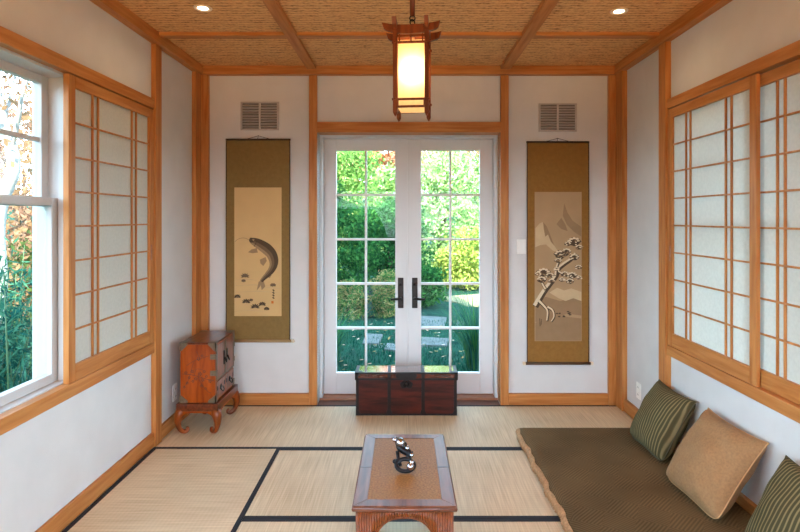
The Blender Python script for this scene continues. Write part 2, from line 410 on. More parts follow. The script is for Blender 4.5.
sash_window(1, -1.70, -1, 1.75, 2.83, .68, 2.26, 1.60)
sash_window(2, -1.70, -1, .67, 1.75, .68, 2.26, 1.60)  # this window and the next are out of view, added for daylight
sash_window(3, -1.70, -1, -.40, .67, .68, 2.26, 1.60)
sash_window(4, 1.80, 1, 2.49, 3.63, .66, 2.26, 1.50)
sash_window(5, 1.80, 1, 1.35, 2.49, .66, 2.26, 1.50)
sash_window(6, 1.80, 1, .22, 1.35, .66, 2.26, 1.50)

# paper screens
def shoji(xa, xb, y0, y1, z0, z1, room_side, label, detail=True):
    """xa..xb thickness in x; room_side = x of the face towards the room"""
    s = empty('shoji_screen', ((xa+xb)/2, (y0+y1)/2, z0)); tag(s, label, 'sliding screen', 'paper sliding screens')
    st, rt, rb = .057, .06, .085
    for q in ((xa, xb, y0, y0+st, z0, z1), (xa, xb, y1-st, y1, z0, z1)): boxes('stile', M['wz'], [q], s, .003)
    for q in ((xa, xb, y0+st, y1-st, z0, z0+rb), (xa, xb, y0+st, y1-st, z1-rt, z1)): boxes('rail', M['wy'], [q], s, .003)
    a, b, c, d = y0+st, y1-st, z0+rb, z1-rt
    w = b - a; sg = 1 if room_side == xb else -1
    f0, f1 = (xb-.014, xb-.004) if sg > 0 else (xa+.004, xa+.014)
    L = MB()
    for fr in (.205, .27, .73, .795): L.box(f0, f1, a+w*fr-.0055, a+w*fr+.0055, c, d)
    for k in range(1, 8):
        z = c + (d-c)*k/8; L.box(f0+.001, f1-.001, a, b, z-.005, z+.005)
    L.build('lattice', M['wz'], s, .001, seg=1)
    q = f0-.002 if sg > 0 else f1+.002
    p = MB(); p.add([(q, a-.004, c-.004), (q, b+.004, c-.004), (q, b+.004, d+.004), (q, a-.004, d+.004)], [(0,1,2,3)])
    p.build('paper', M['paper'], s)
    if detail:   # recessed finger pull on the far stile
        pl = MB(); x = room_side
        pl.box(x-.002, x+.002, y1-.045, y1-.025, z0+.55, z0+.65)
        pl.build('finger_pull', M['threshold_light'], s, .002)
    return s
shoji(-1.69, -1.66, 2.742, 3.672, SILL1+.001, HEAD0-.006, -1.66, 'paper screen slid aside next to the open window')
shoji(1.730, 1.750, 2.717, 3.634, SILL1-.005, HEAD0-.014, 1.730, 'paper screen beside the post above the cushions, overlapping the next screen')
shoji(1.756, 1.780, 1.91, 2.84, SILL1-.005, HEAD0-.014, 1.766, 'paper screen partly cut off, sliding behind the one beside the post', False)

# ------------------------------------------------------------------ vents, switch, sockets, downlights
def vent(x0, x1, z0, z1, label):
    v = empty('wall_vent', ((x0+x1)/2, YB, z0)); tag(v, label, 'air vent', 'return air vents')
    y0, y1 = YB-.012, YB-.001; fr = .016; xm = (x0+x1)/2
    boxes('frame', M['vent'], [(x0, x0+fr, y0, y1, z0, z1), (x1-fr, x1, y0, y1, z0, z1), (x0+fr, x1-fr, y0, y1, z1-fr*.8, z1), (x0+fr, x1-fr, y0, y1, z0, z0+fr*.8), (xm-.008, xm+.008, y0, y1, z0+fr*.8, z1-fr*.8)], v, .002)
    MB().box(x0+fr, x1-fr, YB-.003, YB-.001, z0+.012, z1-.012).build('backing', M['vent_dark'], v)
    b = MB(); n = 9
    for h in ((x0+fr, xm-.008), (xm+.008, x1-fr)):
        for k in range(n):
            z = z0+.02 + (z1-z0-.04)*(k+.5)/n
            b.obox(((h[0]+h[1])/2, YB-.007, z), (1,0,0), (0,.8,-.6), (0,.6,.8), (h[1]-h[0])/2, .006, .0018)
    b.build('louvres', M['vent'], v)
vent(-1.333, -1.02, 2.235, 2.468, 'grey louvred vent above the carp scroll')
vent(1.098, 1.41, 2.225, 2.455, 'grey louvred vent above the snow scene scroll')
sw = empty('light_switch', (.957, YB, 1.22)); tag(sw, 'white double rocker switch plate between the doors and the snow scroll', 'light switch')
MB().box(.918, .996, YB-.007, YB-.0005, 1.225, 1.345).build('plate', M['plastic'], sw, .003)
for x in (.940, .974): MB().box(x-.012, x+.012, YB-.010, YB-.006, 1.252, 1.318).build('rocker', M['plastic'], sw, .002)
def socket(xw, sgn, y, z, label):
    s = empty('wall_socket', (xw, y, z-.06)); tag(s, label, 'power socket', 'wall sockets')
    MB().box(xw, xw+sgn*.007, y-.038, y+.038, z-.06, z+.06).build('plate', M['plastic'], s, .003)
    for dz in (-.027, .027):
        r = MB().box(xw+sgn*.005, xw+sgn*.010, y-.018, y+.018, z+dz-.015, z+dz+.015).build('receptacle', M['plastic'], s, .002)
        b = MB()
        for dy in (-.007, .007): b.box(xw+sgn*.009, xw+sgn*.0105, y+dy-.0015, y+dy+.0015, z+dz-.006, z+dz+.006)
        b.build('slots', M['slot'], r)
socket(XL, 1, 4.05, .245, 'white power socket low on the wall behind the small chest')
socket(XR, -1, 4.13, .23, 'white power socket low on the wall past the striped cushion')

def spot(loc, energy, size=165, blend=1.0, col=(1.0, .72, .42), rad=.03):
    l = bpy.data.lights.new('spot_lamp', 'SPOT'); l.energy = energy; l.color = col; l.spot_size = R(size); l.spot_blend = blend; l.shadow_soft_size = rad
    o = bpy.data.objects.new('spot_lamp', l); COL.objects.link(o); o.location = loc; return o
DL_W = 8  # the pairs past the first are added out of view for warm light
for x, y, lab in ((-1.177, 3.24, 'round recessed ceiling light on the window side of the lantern'), (1.278, 3.29, 'round recessed ceiling light on the cushion side of the lantern'),
        (-1.177, 1.5, 'unseen recessed ceiling light added for warm light above the window wall'), (1.278, 1.5, 'unseen recessed ceiling light added for warm light above the end of the futon away from the doors'),
        (-1.177, -.3, 'unseen recessed ceiling light added for warm light at the rear, window side'), (1.278, -.3, 'unseen recessed ceiling light added for warm light at the rear, cushion side')):
    d = empty('ceiling_light', (x, y, ZC)); tag(d, lab, 'ceiling light', 'recessed ceiling lights')
    a = MB(); a.sm = True; a.lathe((x, y, ZC), [(.036, .0), (.036, -.004), (.044, -.006), (.052, -.004), (.053, 0)], 28); a.build('trim_ring', M['can'], d)
    b = MB(); b.lathe((x, y, ZC), [(.03, -.0015), (.030, -.003), (.0, -.003)], 24); b.build('lens', M['lens'], d)
    spot((x, y, ZC-.02), DL_W)

# ------------------------------------------------------------------ lantern
LX, LY = .041, 2.70
ln = empty('pendant_lantern', (LX, LY, 2.75), (0, 0, R(-6))); tag(ln, 'hanging wooden lantern with glowing paper sides and an upturned roof', 'lamp')
M['lwood'] = grained('lantern_wood', srgb(78, 34, 14), srgb(118, 58, 26), 'z', .4)
M['lpaper'] = paper_material('lantern_paper', (.95, .80, .52, 1), .55)
def lz(z): return z - 2.75
b = MB(); b.sm = True
b.lathe((0, 0, lz(2.75)), [(.0, 0), (.06, 0), (.055, -.018), (.02, -.026), (.0, -.026)], 24); b.build('ceiling_rose', M['lwood'], ln, local=True)
b = MB(); b.sm = True; b.tube([(0,0,lz(2.73)), (0,0,lz(2.505))], .0125, 12); b.build('rod', M['lwood'], ln, local=True)
b = MB(); b.sm = True
def torus(b, c, Rr, r, u, v, n=20):
    c, u, v = Vector(c), Vector(u), Vector(v)
    b.tube([c + u*Rr*math.cos(2*math.pi*i/n) + v*Rr*math.sin(2*math.pi*i/n) for i in range(n)], r, 6, True)
torus(b, (0,0,lz(2.494)), .013, .003, (1,0,0), (0,0,1)); torus(b, (0,0,lz(2.473)), .015, .0032, (.7,.7,0), (0,0,1)); torus(b, (0,0,lz(2.452)), .013, .003, (1,0,0), (0,0,1))
b.build('chain_link', M['bronze'], ln, local=True)
HW = .075
rf = MB()
def upturned(axis, y, z, L, th, wd):
    n = 14; top = []; bot = []
    for i in range(n+1):
        t = -1 + 2*i/n; x = t*L; e = abs(t)**2.6*.014
        top.append((x, z + th*.5 + e )); bot.append((x*(.93 if abs(t) > .97 else 1), z - th*.3 - .014*(1-t*t) + e*.9))
    pts = top + bot[::-1]
    if axis == 'x': rf.prism([(p[0], y-wd/2, p[1]) for p in pts][::-1], (0, wd, 0))
    else: rf.prism([(y-wd/2, p[0], p[1]) for p in pts], (wd, 0, 0))
for s in (-1, 1):
    upturned('x', s*HW, lz(2.418), .139, .036, .022)
    upturned('y', s*HW, lz(2.430), .130, .036, .020)
rf.box(-HW, HW, -HW, HW, lz(2.405), lz(2.417))
for t in (-.05, .05): rf.box(t-.006, t+.006, -HW, HW, lz(2.417), lz(2.436))
rf.box(-.05, .05, -.012, .012, lz(2.43), lz(2.442))
rf.build('roof', M['lwood'], ln, .002, local=True)
for sx in (-1, 1):
    for sy in (-1, 1):
        b = MB(); b.box(sx*HW-.0105, sx*HW+.0105, sy*HW-.0105, sy*HW+.0105, lz(2.02), lz(2.44))
        b.add([(sx*HW-.0105, sy*HW-.0105, lz(2.02)), (sx*HW+.0105, sy*HW-.0105, lz(2.02)), (sx*HW+.0105, sy*HW+.0105, lz(2.02)), (sx*HW-.0105, sy*HW+.0105, lz(2.02)), (sx*HW, sy*HW, lz(2.0))], [(1,0,4),(2,1,4),(3,2,4),(0,3,4)])
        b.build('post', M['lwood'], ln, .002, local=True)
rl, rl2 = MB(), MB()
for z, e in ((2.385, .0), (2.355, .016), (2.085, .016), (2.05, .0)):
    r_ = rl if z > 2.2 else rl2
    for s in (-1, 1):
        r_.box(-HW-e, HW+e, s*HW-.005, s*HW+.005, lz(z)-.005, lz(z)+.005)
        r_.box(s*HW-.005, s*HW+.005, -HW-e, HW+e, lz(z)-.005, lz(z)+.005)
for s in (-1, 1):
    for t in (-.055, 0, .055):
        rl.box(t-.003, t+.003, s*HW-.003, s*HW+.003, lz(2.355), lz(2.395)); rl.box(s*HW-.003, s*HW+.003, t-.003, t+.003, lz(2.355), lz(2.395))
    for t in (-.062, .062):
        rl2.box(t-.003, t+.003, s*HW-.003, s*HW+.003, lz(2.05), lz(2.085)); rl2.box(s*HW-.003, s*HW+.003, t-.003, t+.003, lz(2.05), lz(2.085))
rl.build('rail', M['lwood'], ln, .001, local=True); rl2.build('rail', M['lwood'], ln, .001, local=True)
b = MB(); h = HW-.012
for (p, q) in (((-h,-h),(h,-h)), ((h,-h),(h,h)), ((h,h),(-h,h)), ((-h,h),(-h,-h))):
    b.add([(p[0],p[1],lz(2.045)), (q[0],q[1],lz(2.045)), (q[0],q[1],lz(2.37)), (p[0],p[1],lz(2.37))], [(0,1,2,3)])
b.build('paper_shade', M['lpaper'], ln, local=True)
b = MB(); b.sm = True; b.ball((0,0,lz(2.20)), .028); b.tube([(0,0,lz(2.22)), (0,0,lz(2.40))], .012, 10)
b.build('bulb', plain('bulb_glass', srgb(255, 240, 210), .5), ln, local=True)
bl = bpy.data.lights.new('lantern_lamp', 'POINT'); bl.energy = 7.5; bl.color = (1.0, .66, .34); bl.shadow_soft_size = .03
bo = bpy.data.objects.new('lantern_lamp', bl); COL.objects.link(bo); bo.location = (LX, LY - .045, 2.22)

# uplights added out of view to warm the reed ceiling and upper walls
M['shade_metal'] = plain('lamp_bowl_bronze', srgb(70, 52, 38), .45, .6)
UP_W = 200
for x, lab in ((-1.3, 'unseen bronze uplight added for warm light, window side'), (1.38, 'unseen bronze uplight added for warm light, cushion side')):
    fl = empty('added_uplight', (x, -.4, 0)); tag(fl, lab, 'lamp', 'added uplights out of view')
    b = MB(); b.sm = True; b.lathe((x, -.4, 0), [(0, 0), (.13, 0), (.13, .012), (.03, .03), (0, .03)], 24); b.build('base', M['shade_metal'], fl)
    b = MB(); b.sm = True; b.tube([(x, -.4, .02), (x, -.4, 1.58)], .011, 10); b.build('pole', M['shade_metal'], fl)
    b = MB(); b.sm = True; b.lathe((x, -.4, 1.56), [(.015, 0), (.06, .02), (.12, .07), (.15, .13), (.146, .13), (.115, .075), (.055, .027), (.01, .01)], 28); b.build('bowl', M['shade_metal'], fl)
    sp = spot((x, -.4, 1.66), UP_W, 172, .12, (1.0, .58, .23), .05); sp.rotation_euler = (math.pi, 0, 0)

# ------------------------------------------------------------------ hanging scrolls
def scroll(name, label, x0, x1, z0, z1, ax0, ax1, az0, az1, mmat, paint, ptmats, rodmat):
    s = empty(name, ((x0+x1)/2, YB, z0)); tag(s, label, 'wall scroll', 'hanging picture scrolls')
    # mount hangs a little off the wall and bows very slightly
    n = 24; b = MB(); yb = lambda t: YB-.016-.006*math.sin(t*math.pi)
    vs = []; fs = []
    for d in (0, .0025):
        for i in range(n+1):
            t = i/n; z = z0 + (z1-z0)*t
            vs += [(x0, yb(t)+d, z), (x1, yb(t)+d, z)]
    k = 2*(n+1)
    for i in range(n):
        fs += [(2*i, 2*i+1, 2*i+3, 2*i+2), (k+2*i+1, k+2*i, k+2*i+2, k+2*i+3), (2*i, 2*i+2, k+2*i+2, k+2*i), (2*i+3, 2*i+1, k+2*i+1, k+2*i+3)]
    b.add(vs, fs); b.build('mount', mmat, s)
    for xa, xb in ((x0, x0+.004), (x1-.004, x1)): MB().box(xa, xb, YB-.026, YB-.012, z0, z1).build('edge_binding', M['scroll_dark'], s)
    P = MB(); paint(P, ax0, ax1, az0, az1); P.build('painting', ptmats, s)
    r = MB(); r.sm = True; r.tube([(x0-.012, YB-.018, z0), (x1+.012, YB-.018, z0)], .0125, 14); r.build('roller', rodmat, s)
    for x, sg in ((x0-.012, -1), (x1+.012, 1)):
        e = MB(); e.sm = True; e.lathe((x, YB-.018, z0), [(.0, 0), (.014, 0), (.014, sg*.018), (.011, sg*.022), (0, sg*.022)], 14, 'x'); e.build('roller_knob', M['knob'], s)
    t = MB(); t.sm = True; t.tube([(x0-.003, YB-.014, z1), (x1+.003, YB-.014, z1)], .008, 10, flat=1); t.build('top_rod', M['scroll_dark'], s)
    xm = (x0+x1)/2; c = MB(); c.sm = True
    c.tube([(xm-.10, YB-.012, z1+.004), (xm-.04, YB-.010, z1+.02), (xm, YB-.009, z1+.032), (xm+.04, YB-.010, z1+.02), (xm+.10, YB-.012, z1+.004)], .0022, 6)
    c.tube([(xm, YB-.001, z1+.032), (xm, YB-.016, z1+.032)], .003, 6); c.tube([(xm, YB-.010, z1+.03), (xm-.006, YB-.014, z1+.002)], .002, 6)
    c.build('hanging_cord', M['scroll_dark'], s)
    return s
M['scroll_dark'] = plain('scroll_dark_edge', srgb(62, 44, 28), .7)
M['knob'] = plain('ivory_knob', srgb(225, 205, 175), .4)
def art(name, c, noise=.06, ns=14): return plain(name, c, .9, spec=.1, noise=noise, nscale=ns)
YA = YB - .0245
class Painter:
    """lays flat brush shapes on the picture in 0..1 units of the sheet (v runs down)"""
    def __init__(s, P, x0, x1, z0, z1): s.P, s.x0, s.x1, s.z0, s.z1 = P, x0, x1, z0, z1; s.k = 0
    def pt(s, u, v): return (s.x0 + (s.x1-s.x0)*u, YA - .0004 - s.k*.00012, s.z1 - (s.z1-s.z0)*v)
    def poly(s, pts, mi):
        s.k += 1; s.P.mi = mi; s.P.add([s.pt(*p) for p in pts], [tuple(range(len(pts)))])
    def stroke(s, pts, ws, mi, asp):
        """ribbon along pts; widths in u units; asp = sheet height / width"""
        s.k += 1; s.P.mi = mi; n = len(pts); vs = []
        for i, (u, v) in enumerate(pts):
            a = pts[max(0, i-1)]; c = pts[min(n-1, i+1)]
            du, dv = c[0]-a[0], (c[1]-a[1])*asp; l = math.hypot(du, dv) or 1; nx, ny = -dv/l, du/l; w = ws[i] if hasattr(ws, '__len__') else ws
            vs += [s.pt(u+nx*w, v+ny*w/asp), s.pt(u-nx*w, v-ny*w/asp)]
        s.P.add(vs, [(2*i, 2*i+1, 2*i+3, 2*i+2) for i in range(n-1)])
    def blob(s, u, v, ru, mi, asp, n=12, jag=.0, rv=None, a0=0, a1=2*math.pi):
        rv = (rv or ru)/asp
        s.poly([(u + ru*math.cos(a0+(a1-a0)*i/n)*(1+random.uniform(-jag, jag)), v + rv*math.sin(a0+(a1-a0)*i/n)*(1+random.uniform(-jag, jag))) for i in range(n+(0 if a1-a0 > 6 else 1))], mi)
def smooth(pts, k=6):
    out = []
    n = len(pts)
    for i in range(n-1):
        p0, p1, p2, p3 = pts[max(0,i-1)], pts[i], pts[i+1], pts[min(n-1,i+2)]
        for j in range(k):
            t = j/k
            out.append(tuple(.5*(2*p1[d] + (p2[d]-p0[d])*t + (2*p0[d]-5*p1[d]+4*p2[d]-p3[d])*t*t + (-p0[d]+3*p1[d]-3*p2[d]+p3[d])*t**3) for d in range(len(p1))))
    out.append(pts[-1]); return out
def sheet(P, x0, x1, z0, z1, mi=0):
    P.mi = mi; P.add([(x0, YA, z0), (x1, YA, z0), (x1, YA, z1), (x0, YA, z1)], [(0,1,2,3)])
def paint_carp(P, x0, x1, z0, z1):
    sheet(P, x0, x1, z0, z1); B = Painter(P, x0, x1, z0, z1); A = (z1-z0)/(x1-x0)
    U = lambda x: (x-30)/148; V = lambda y: (y-22)/403
    # faint water bands
    for y, x_a, x_b in ((312, 35, 100), (330, 30, 150), (350, 40, 170), (338, 110, 175), (410, 32, 120)):
        B.stroke([(U(x_a), V(y)), (U((x_a+x_b)/2), V(y-3)), (U(x_b), V(y+1))], [.004, .012, .004], 5, A)
    body = smooth([(78,186,5),(86,189,10),(100,195,14),(116,204,16.5),(132,215,17.5),(146,230,16.5),(153,248,15),(153,265,12.5),(146,281,10.5),(134,295,8.5),(122,307,6.5),(114,316,5)], 5)
    pts = [(U(p[0]), V(p[1])) for p in body]; ws = [p[2]/148 for p in body]
    # tail, fins behind
    B.poly([(U(118),V(308)), (U(106),V(318)), (U(100),V(345)), (U(108),V(336)), (U(113),V(328)), (U(116),V(344)), (U(127),V(332)), (U(122),V(314))], 3)
    B.poly([(U(152),V(235)), (U(163),V(246)), (U(163),V(262)), (U(157),V(272)), (U(152),V(262))], 2)
    B.poly([(U(100),V(212)), (U(84),V(216)), (U(73),V(225)), (U(86),V(228)), (U(104),V(226))], 3)
    B.poly([(U(128),V(240)), (U(110),V(248)), (U(112),V(260)), (U(121),V(268)), (U(132),V(252))], 3)
    B.poly([(U(138),V(292)), (U(130),V(300)), (U(141),V(306)), (U(147),V(296))], 3)
    B.stroke(pts, ws, 2, A)
    def side(o0, o1, mi):     # band along the body, offsets in half-widths (negative = belly)
        B.k += 1; P.mi = mi; vs = []; n = len(pts)
        for i in range(n):
            a = pts[max(0,i-1)]; c = pts[min(n-1,i+1)]; du, dv = c[0]-a[0], (c[1]-a[1])*A; l = math.hypot(du, dv); nx, ny = -dv/l, du/l
            for o in (o0, o1): vs.append(B.pt(pts[i][0]+nx*ws[i]*o, pts[i][1]+ny*ws[i]*o/A))
        P.add(vs, [(2*i, 2*i+1, 2*i+3, 2*i+2) for i in range(n-1)])
    side(.5, .98, 3); side(-.98, -.1, 4)
    B.blob(U(84), V(187), .055, 1, A, 12, .1); B.blob(U(90), V(186), .018, 5, A); B.blob(U(90), V(186), .010, 1, A)
    B.stroke([(U(102), V(186)), (U(98), V(196)), (U(92), V(207))], .006, 4, A)
    B.stroke([(U(p[0]), V(p[1])) for p in smooth([(76,186),(60,180),(42,184),(32,192)])], .005, 3, A)
    for cx, cy, r in ((64,300,14),(40,364,11),(68,380,14),(96,396,15),(118,388,12),(132,402,9),(152,328,10),(60,314,7),(84,374,6)):
        for k in range(7):
            a = math.pi*(.9 + 1.2*k/6); B.stroke([(U(cx), V(cy)), (U(cx+r*.6*math.cos(a)), V(cy+r*.6*math.sin(a)*.8)), (U(cx+r*math.cos(a)), V(cy+r*math.sin(a)*.7))], [.008, .016, .004], 1 if cy > 350 else 2, A)
        B.blob(U(cx), V(cy+1), .025, 2, A, 9, .3, .02)
    for y in (342, 350, 358, 366): B.stroke([(U(150), V(y)), (U(157), V(y+3))], .010, 1, A)
    B.stroke([(U(154), V(340)), (U(153), V(370))], .005, 1, A)
    B.poly([(U(147),V(377)), (U(154),V(377)), (U(154),V(385)), (U(147),V(385))], 6)
def paint_snow(P, x0, x1, z0, z1):
    sheet(P, x0, x1, z0, z1); B = Painter(P, x0, x1, z0, z1); A = (z1-z0)/(x1-x0)
    U = lambda x: (x-28)/134; V = lambda y: (y-18)/427
    B.poly([(U(x),V(y)) for x, y in ((30,122),(42,108),(52,104),(62,116),(72,140),(84,172),(96,190),(80,186),(60,168),(44,170),(30,176))], 4)
    B.poly([(U(x),V(y)) for x, y in ((52,104),(62,116),(72,140),(84,172),(74,160),(66,140),(58,146),(54,124))], 1)
    B.poly([(U(x),V(y)) for x, y in ((112,50),(122,78),(136,100),(161,118),(161,146),(140,132),(120,112),(108,86))], 1)
    B.poly([(U(x),V(y)) for x, y in ((90,110),(104,92),(116,112),(122,130),(104,124))], 1)
    B.poly([(U(x),V(y)) for x, y in ((30,330),(60,318),(100,330),(161,318),(161,372),(120,366),(60,392),(30,390))], 1)
    B.poly([(U(x),V(y)) for x, y in ((70,306),(92,292),(112,300),(132,294),(161,304),(161,330),(138,322),(116,330),(96,322))], 4)
    B.poly([(U(x),V(y)) for x, y in ((30,392),(90,372),(161,380),(161,444),(30,444))], 1)
    def limb(pts, w0, w1, snow=True):
        q = smooth(pts); n = len(q); ws = [(w0+(w1-w0)*i/(n-1))/134 for i in range(n)]
        B.stroke([(U(p[0]), V(p[1])) for p in q], ws, 2, A)
        if snow: B.stroke([(U(p[0]-w0*.3), V(p[1]-w0*.35)) for p in q], [w*.55 for w in ws], 3, A)
    limb([(30,346),(44,322),(58,300),(72,282),(90,258),(96,240),(112,226),(132,212),(146,196)], 9, 4)
    limb([(88,258),(92,232),(104,208),(124,196)], 5, 2)
    limb([(60,298),(48,276),(40,256)], 5, 2); limb([(96,246),(118,256),(150,258)], 4, 2)
    limb([(40,330),(56,346),(66,362),(64,388)], 6, 3); limb([(66,348),(80,358),(84,376),(76,390)], 5, 2)
    for cx, cy, r in ((140,160,19),(122,166,10),(154,176,11),(100,196,17),(118,188,14),(140,204,14),(94,214,11),(52,248,19),(36,252,9),(70,256,12),(46,268,14),(112,252,12),(132,256,15),(152,262,9),(104,268,10),(126,272,12),(88,238,9),(74,272,10),(150,232,10)):
        B.blob(U(cx), V(cy), r/134, 2, A, 16, .16, r/134*.62)
        for k in range(5):
            a = math.pi*(1.08+.84*k/4); B.blob(U(cx+r*.72*math.cos(a)), V(cy+r*.5*math.sin(a)), r/134*.27, 3, A, 8, .2, r/134*.16)
        for k in range(6): B.blob(U(cx+random.uniform(-.8,.8)*r), V(cy+random.uniform(-.1,.45)*r), .022, random.choice((1,3)), A, 6, .3, .014)
    for k in range(9): B.blob(U(random.uniform(84,136)), V(random.uniform(358,374)), .03, 2, A, 8, .3, .015)
    B.stroke([(U(40), V(378)), (U(41), V(400))], .008, 2, A); B.stroke([(U(45), V(380)), (U(44), V(396))], .006, 2, A)
silkL = stripes('olive_brocade', (srgb(112, 86, 40), srgb(136, 108, 58)), 'z', 60, .85, .55, nscale=40)
silkR = stripes('amber_brocade', (srgb(122, 82, 26), srgb(146, 104, 42)), 'z', 60, .85, .55, nscale=40)
s_ = 553.5/4.50
PX = lambda x: (x-404)/s_
PZ = lambda y: 1.52-(y-218)/s_
scroll('carp_scroll', 'hanging scroll painted with a dark leaping carp', PX(226), PX(290), PZ(341), PZ(139.5), PX(234.5), PX(281.7), PZ(316), PZ(187.5), silkL, paint_carp,
       [art('carp_sheet', srgb(202, 168, 116), .05, 5), art('ink_black', srgb(84, 70, 54)), art('ink_dark', srgb(112, 92, 70)), art('ink_mid', srgb(150, 124, 92)), art('ink_back', srgb(84, 69, 53)), art('ink_pale', srgb(194, 164, 118)), art('seal_red', srgb(196, 110, 50))],
       plain('roller_wood_pale', srgb(150, 118, 78), .5))
scroll('landscape_scroll', 'hanging scroll painted with a snowy pine and mountain', PX(527), PX(589), PZ(363.5), PZ(142), PX(534.5), PX(581.5), PZ(341), PZ(192), silkR, paint_snow,
       [art('snow_sheet', srgb(168, 138, 104), .08, 4), art('wash_grey', srgb(146, 118, 88)), art('wash_dark', srgb(82, 68, 54)), art('snow_white', srgb(212, 192, 160)), art('snow_pale', srgb(192, 166, 130))],
       plain('roller_wood_dark', srgb(80, 50, 26), .5))

# ------------------------------------------------------------------ small chest on cabriole legs
M['ch_side'] = grained('chest_orange_lacquer', srgb(124, 48, 4), srgb(172, 80, 12), 'z', .3, .15, 5, .6)
M['ch_dark'] = grained('chest_red_brown', srgb(74, 32, 16), srgb(112, 54, 28), 'y', .28, .3, 8)
M['ch_front'] = grained('chest_front_wood', srgb(104, 58, 40), srgb(140, 86, 62), 'z', .35, .3, 8)
M['ch_leg'] = grained('chest_leg_lacquer', srgb(98, 42, 12), srgb(146, 72, 24), 'z', .3, .2, 5, .6)
M['pewter'] = plain('pewter_plate', srgb(112, 98, 80), .45, .55, noise=.15, nscale=60)
M['iron'] = plain('dark_iron', srgb(36, 28, 26), .45, .7, noise=.2, nscale=60)
M['ink'] = plain('painted_twig', srgb(74, 34, 16), .4)
cx0, cx1, cy0, cy1 = -1.571, -1.322, 3.885, 4.30
CZ0, CZ1 = .222, .645
ch = empty('tansu_chest', ((cx0+cx1)/2, (cy0+cy1)/2, 0)); tag(ch, 'small orange lacquered chest with metal corners on curled legs', 'chest')
MB().box(cx0, cx1-.004, cy0, cy1, CZ0, CZ1-.014).build('body', M['ch_side'], ch, .003)
MB().box(cx0-.003, cx1+.003, cy0-.003, cy1+.003, CZ1-.014, CZ1).build('top', M['ch_dark'], ch, .003)
# painted blossom twig on the end panel, as thin raised lacquer
tw = MB(); yf = cy0-.0006
def twig(pts, w):
    q = smooth([(cx0 + a*(cx1-cx0), CZ0 + c*(CZ1-CZ0)) for a, c in pts]); n = len(q)
    for i in range(n-1):
        dx, dz = q[i+1][0]-q[i][0], q[i+1][1]-q[i][1]; l = math.hypot(dx, dz) or 1; nx, nz = -dz/l*w, dx/l*w
        tw.add([(q[i][0]+nx, yf, q[i][1]+nz), (q[i][0]-nx, yf, q[i][1]-nz), (q[i+1][0]-nx, yf, q[i+1][1]-nz), (q[i+1][0]+nx, yf, q[i+1][1]+nz)], [(0,1,2,3)])
def bloom(a, c, r):
    x, z = cx0 + a*(cx1-cx0), CZ0 + c*(CZ1-CZ0)
    for k in range(5):
        t = 2*math.pi*k/5+a*9; px, pz = x+r*math.cos(t), z+r*math.sin(t)
        tw.add([(px+r*.55*math.cos(j*1.047), yf-.0003, pz+r*.55*math.sin(j*1.047)) for j in range(6)], [(0,1,2,3,4,5)])
twig([(.06,.48),(.28,.47),(.5,.44),(.72,.40),(.95,.37)], .0018); twig([(.28,.47),(.22,.36),(.10,.26)], .0014); twig([(.5,.44),(.62,.30),(.80,.18),(.88,.17)], .0016)
twig([(.18,.62),(.40,.70),(.60,.74),(.80,.78)], .0014); twig([(.46,.86),(.52,.78),(.56,.72)], .0014); twig([(.40,.70),(.33,.58),(.28,.47)], .0012); twig([(.40,.46),(.46,.56),(.62,.55)], .0012)
for a, c, r in ((.16,.50,.008),(.26,.42,.007),(.34,.52,.008),(.44,.40,.008),(.56,.48,.009),(.64,.38,.008),(.74,.44,.007),(.84,.36,.008),(.20,.33,.007),(.60,.28,.007),(.72,.24,.006),(.12,.26,.006),(.52,.73,.009),(.62,.78,.007),(.68,.52,.007),(.36,.36,.007)): bloom(a, c, r)
tw.build('blossom_painting', M['ink'], ch)
# corner plates (three leaves each) and hinges
def plate(name, lst): return boxes(name, M['pewter'], lst, ch, .001)
e = .0025
for z0_, z1_ in ((CZ1-.062, CZ1+.001), (CZ0, CZ0+.055)):
    up = z0_ > .4
    for xa, xb in ((cx0-.004, cx0+.05), (cx1-.05, cx1+.004)):
        pts = [(xa, z0_), (xb, z0_), (xb, z1_), (xa, z1_)]
        lo, hi = (cx0-.004, 1) if xa < cx0 else (cx1+.004, -1)
        a = lo; bx = lo + hi*.056
        tri = [(a, z1_), (a, z0_), (a+hi*.016, z0_+.006), (bx, z1_-.016), (bx, z1_)] if up else [(a, z0_), (a, z1_), (a+hi*.016, z1_-.006), (bx, z0_+.016), (bx, z0_)]
        b = MB(); b.prism([(p[0], cy0-.0045, p[1]) for p in tri], (0, .004, 0))
        b.build('corner_plate', M['pewter'], ch)
        if xa > cx0:
            for q in ((cy0-.0045, cy0+.028), (cy1-.028, cy1+.0035)): MB().box(cx1-.004, cx1+.0045, q[0], q[1], z0_, z1_).build('corner_plate', M['pewter'], ch)
        if up:
            for q in ((cy0-.0045, cy0+.04), (cy1-.04, cy1+.004)): MB().box(xa, xb, q[0], q[1], CZ1-.001, CZ1+.002).build('corner_plate', M['pewter'], ch)
for z in (.545, .43):
    b = MB(); b.prism([(cx1-.038, cy0-.0042, z-.018), (cx1+.005, cy0-.0042, z-.018), (cx1+.005, cy0+.03, z-.018), (cx1, cy0+.03, z-.018), (cx1, cy0+.0005, z-.018), (cx1-.038, cy0+.0005, z-.018)], (0, 0, .036)); b.build('hinge', M['pewter'], ch)
    b = MB(); b.box(cx1-.002, cx1+.006, cy1-.03, cy1+.004, z-.018, z+.018); b.build('hinge', M['pewter'], ch, .001)
ym = (cy0+cy1)/2
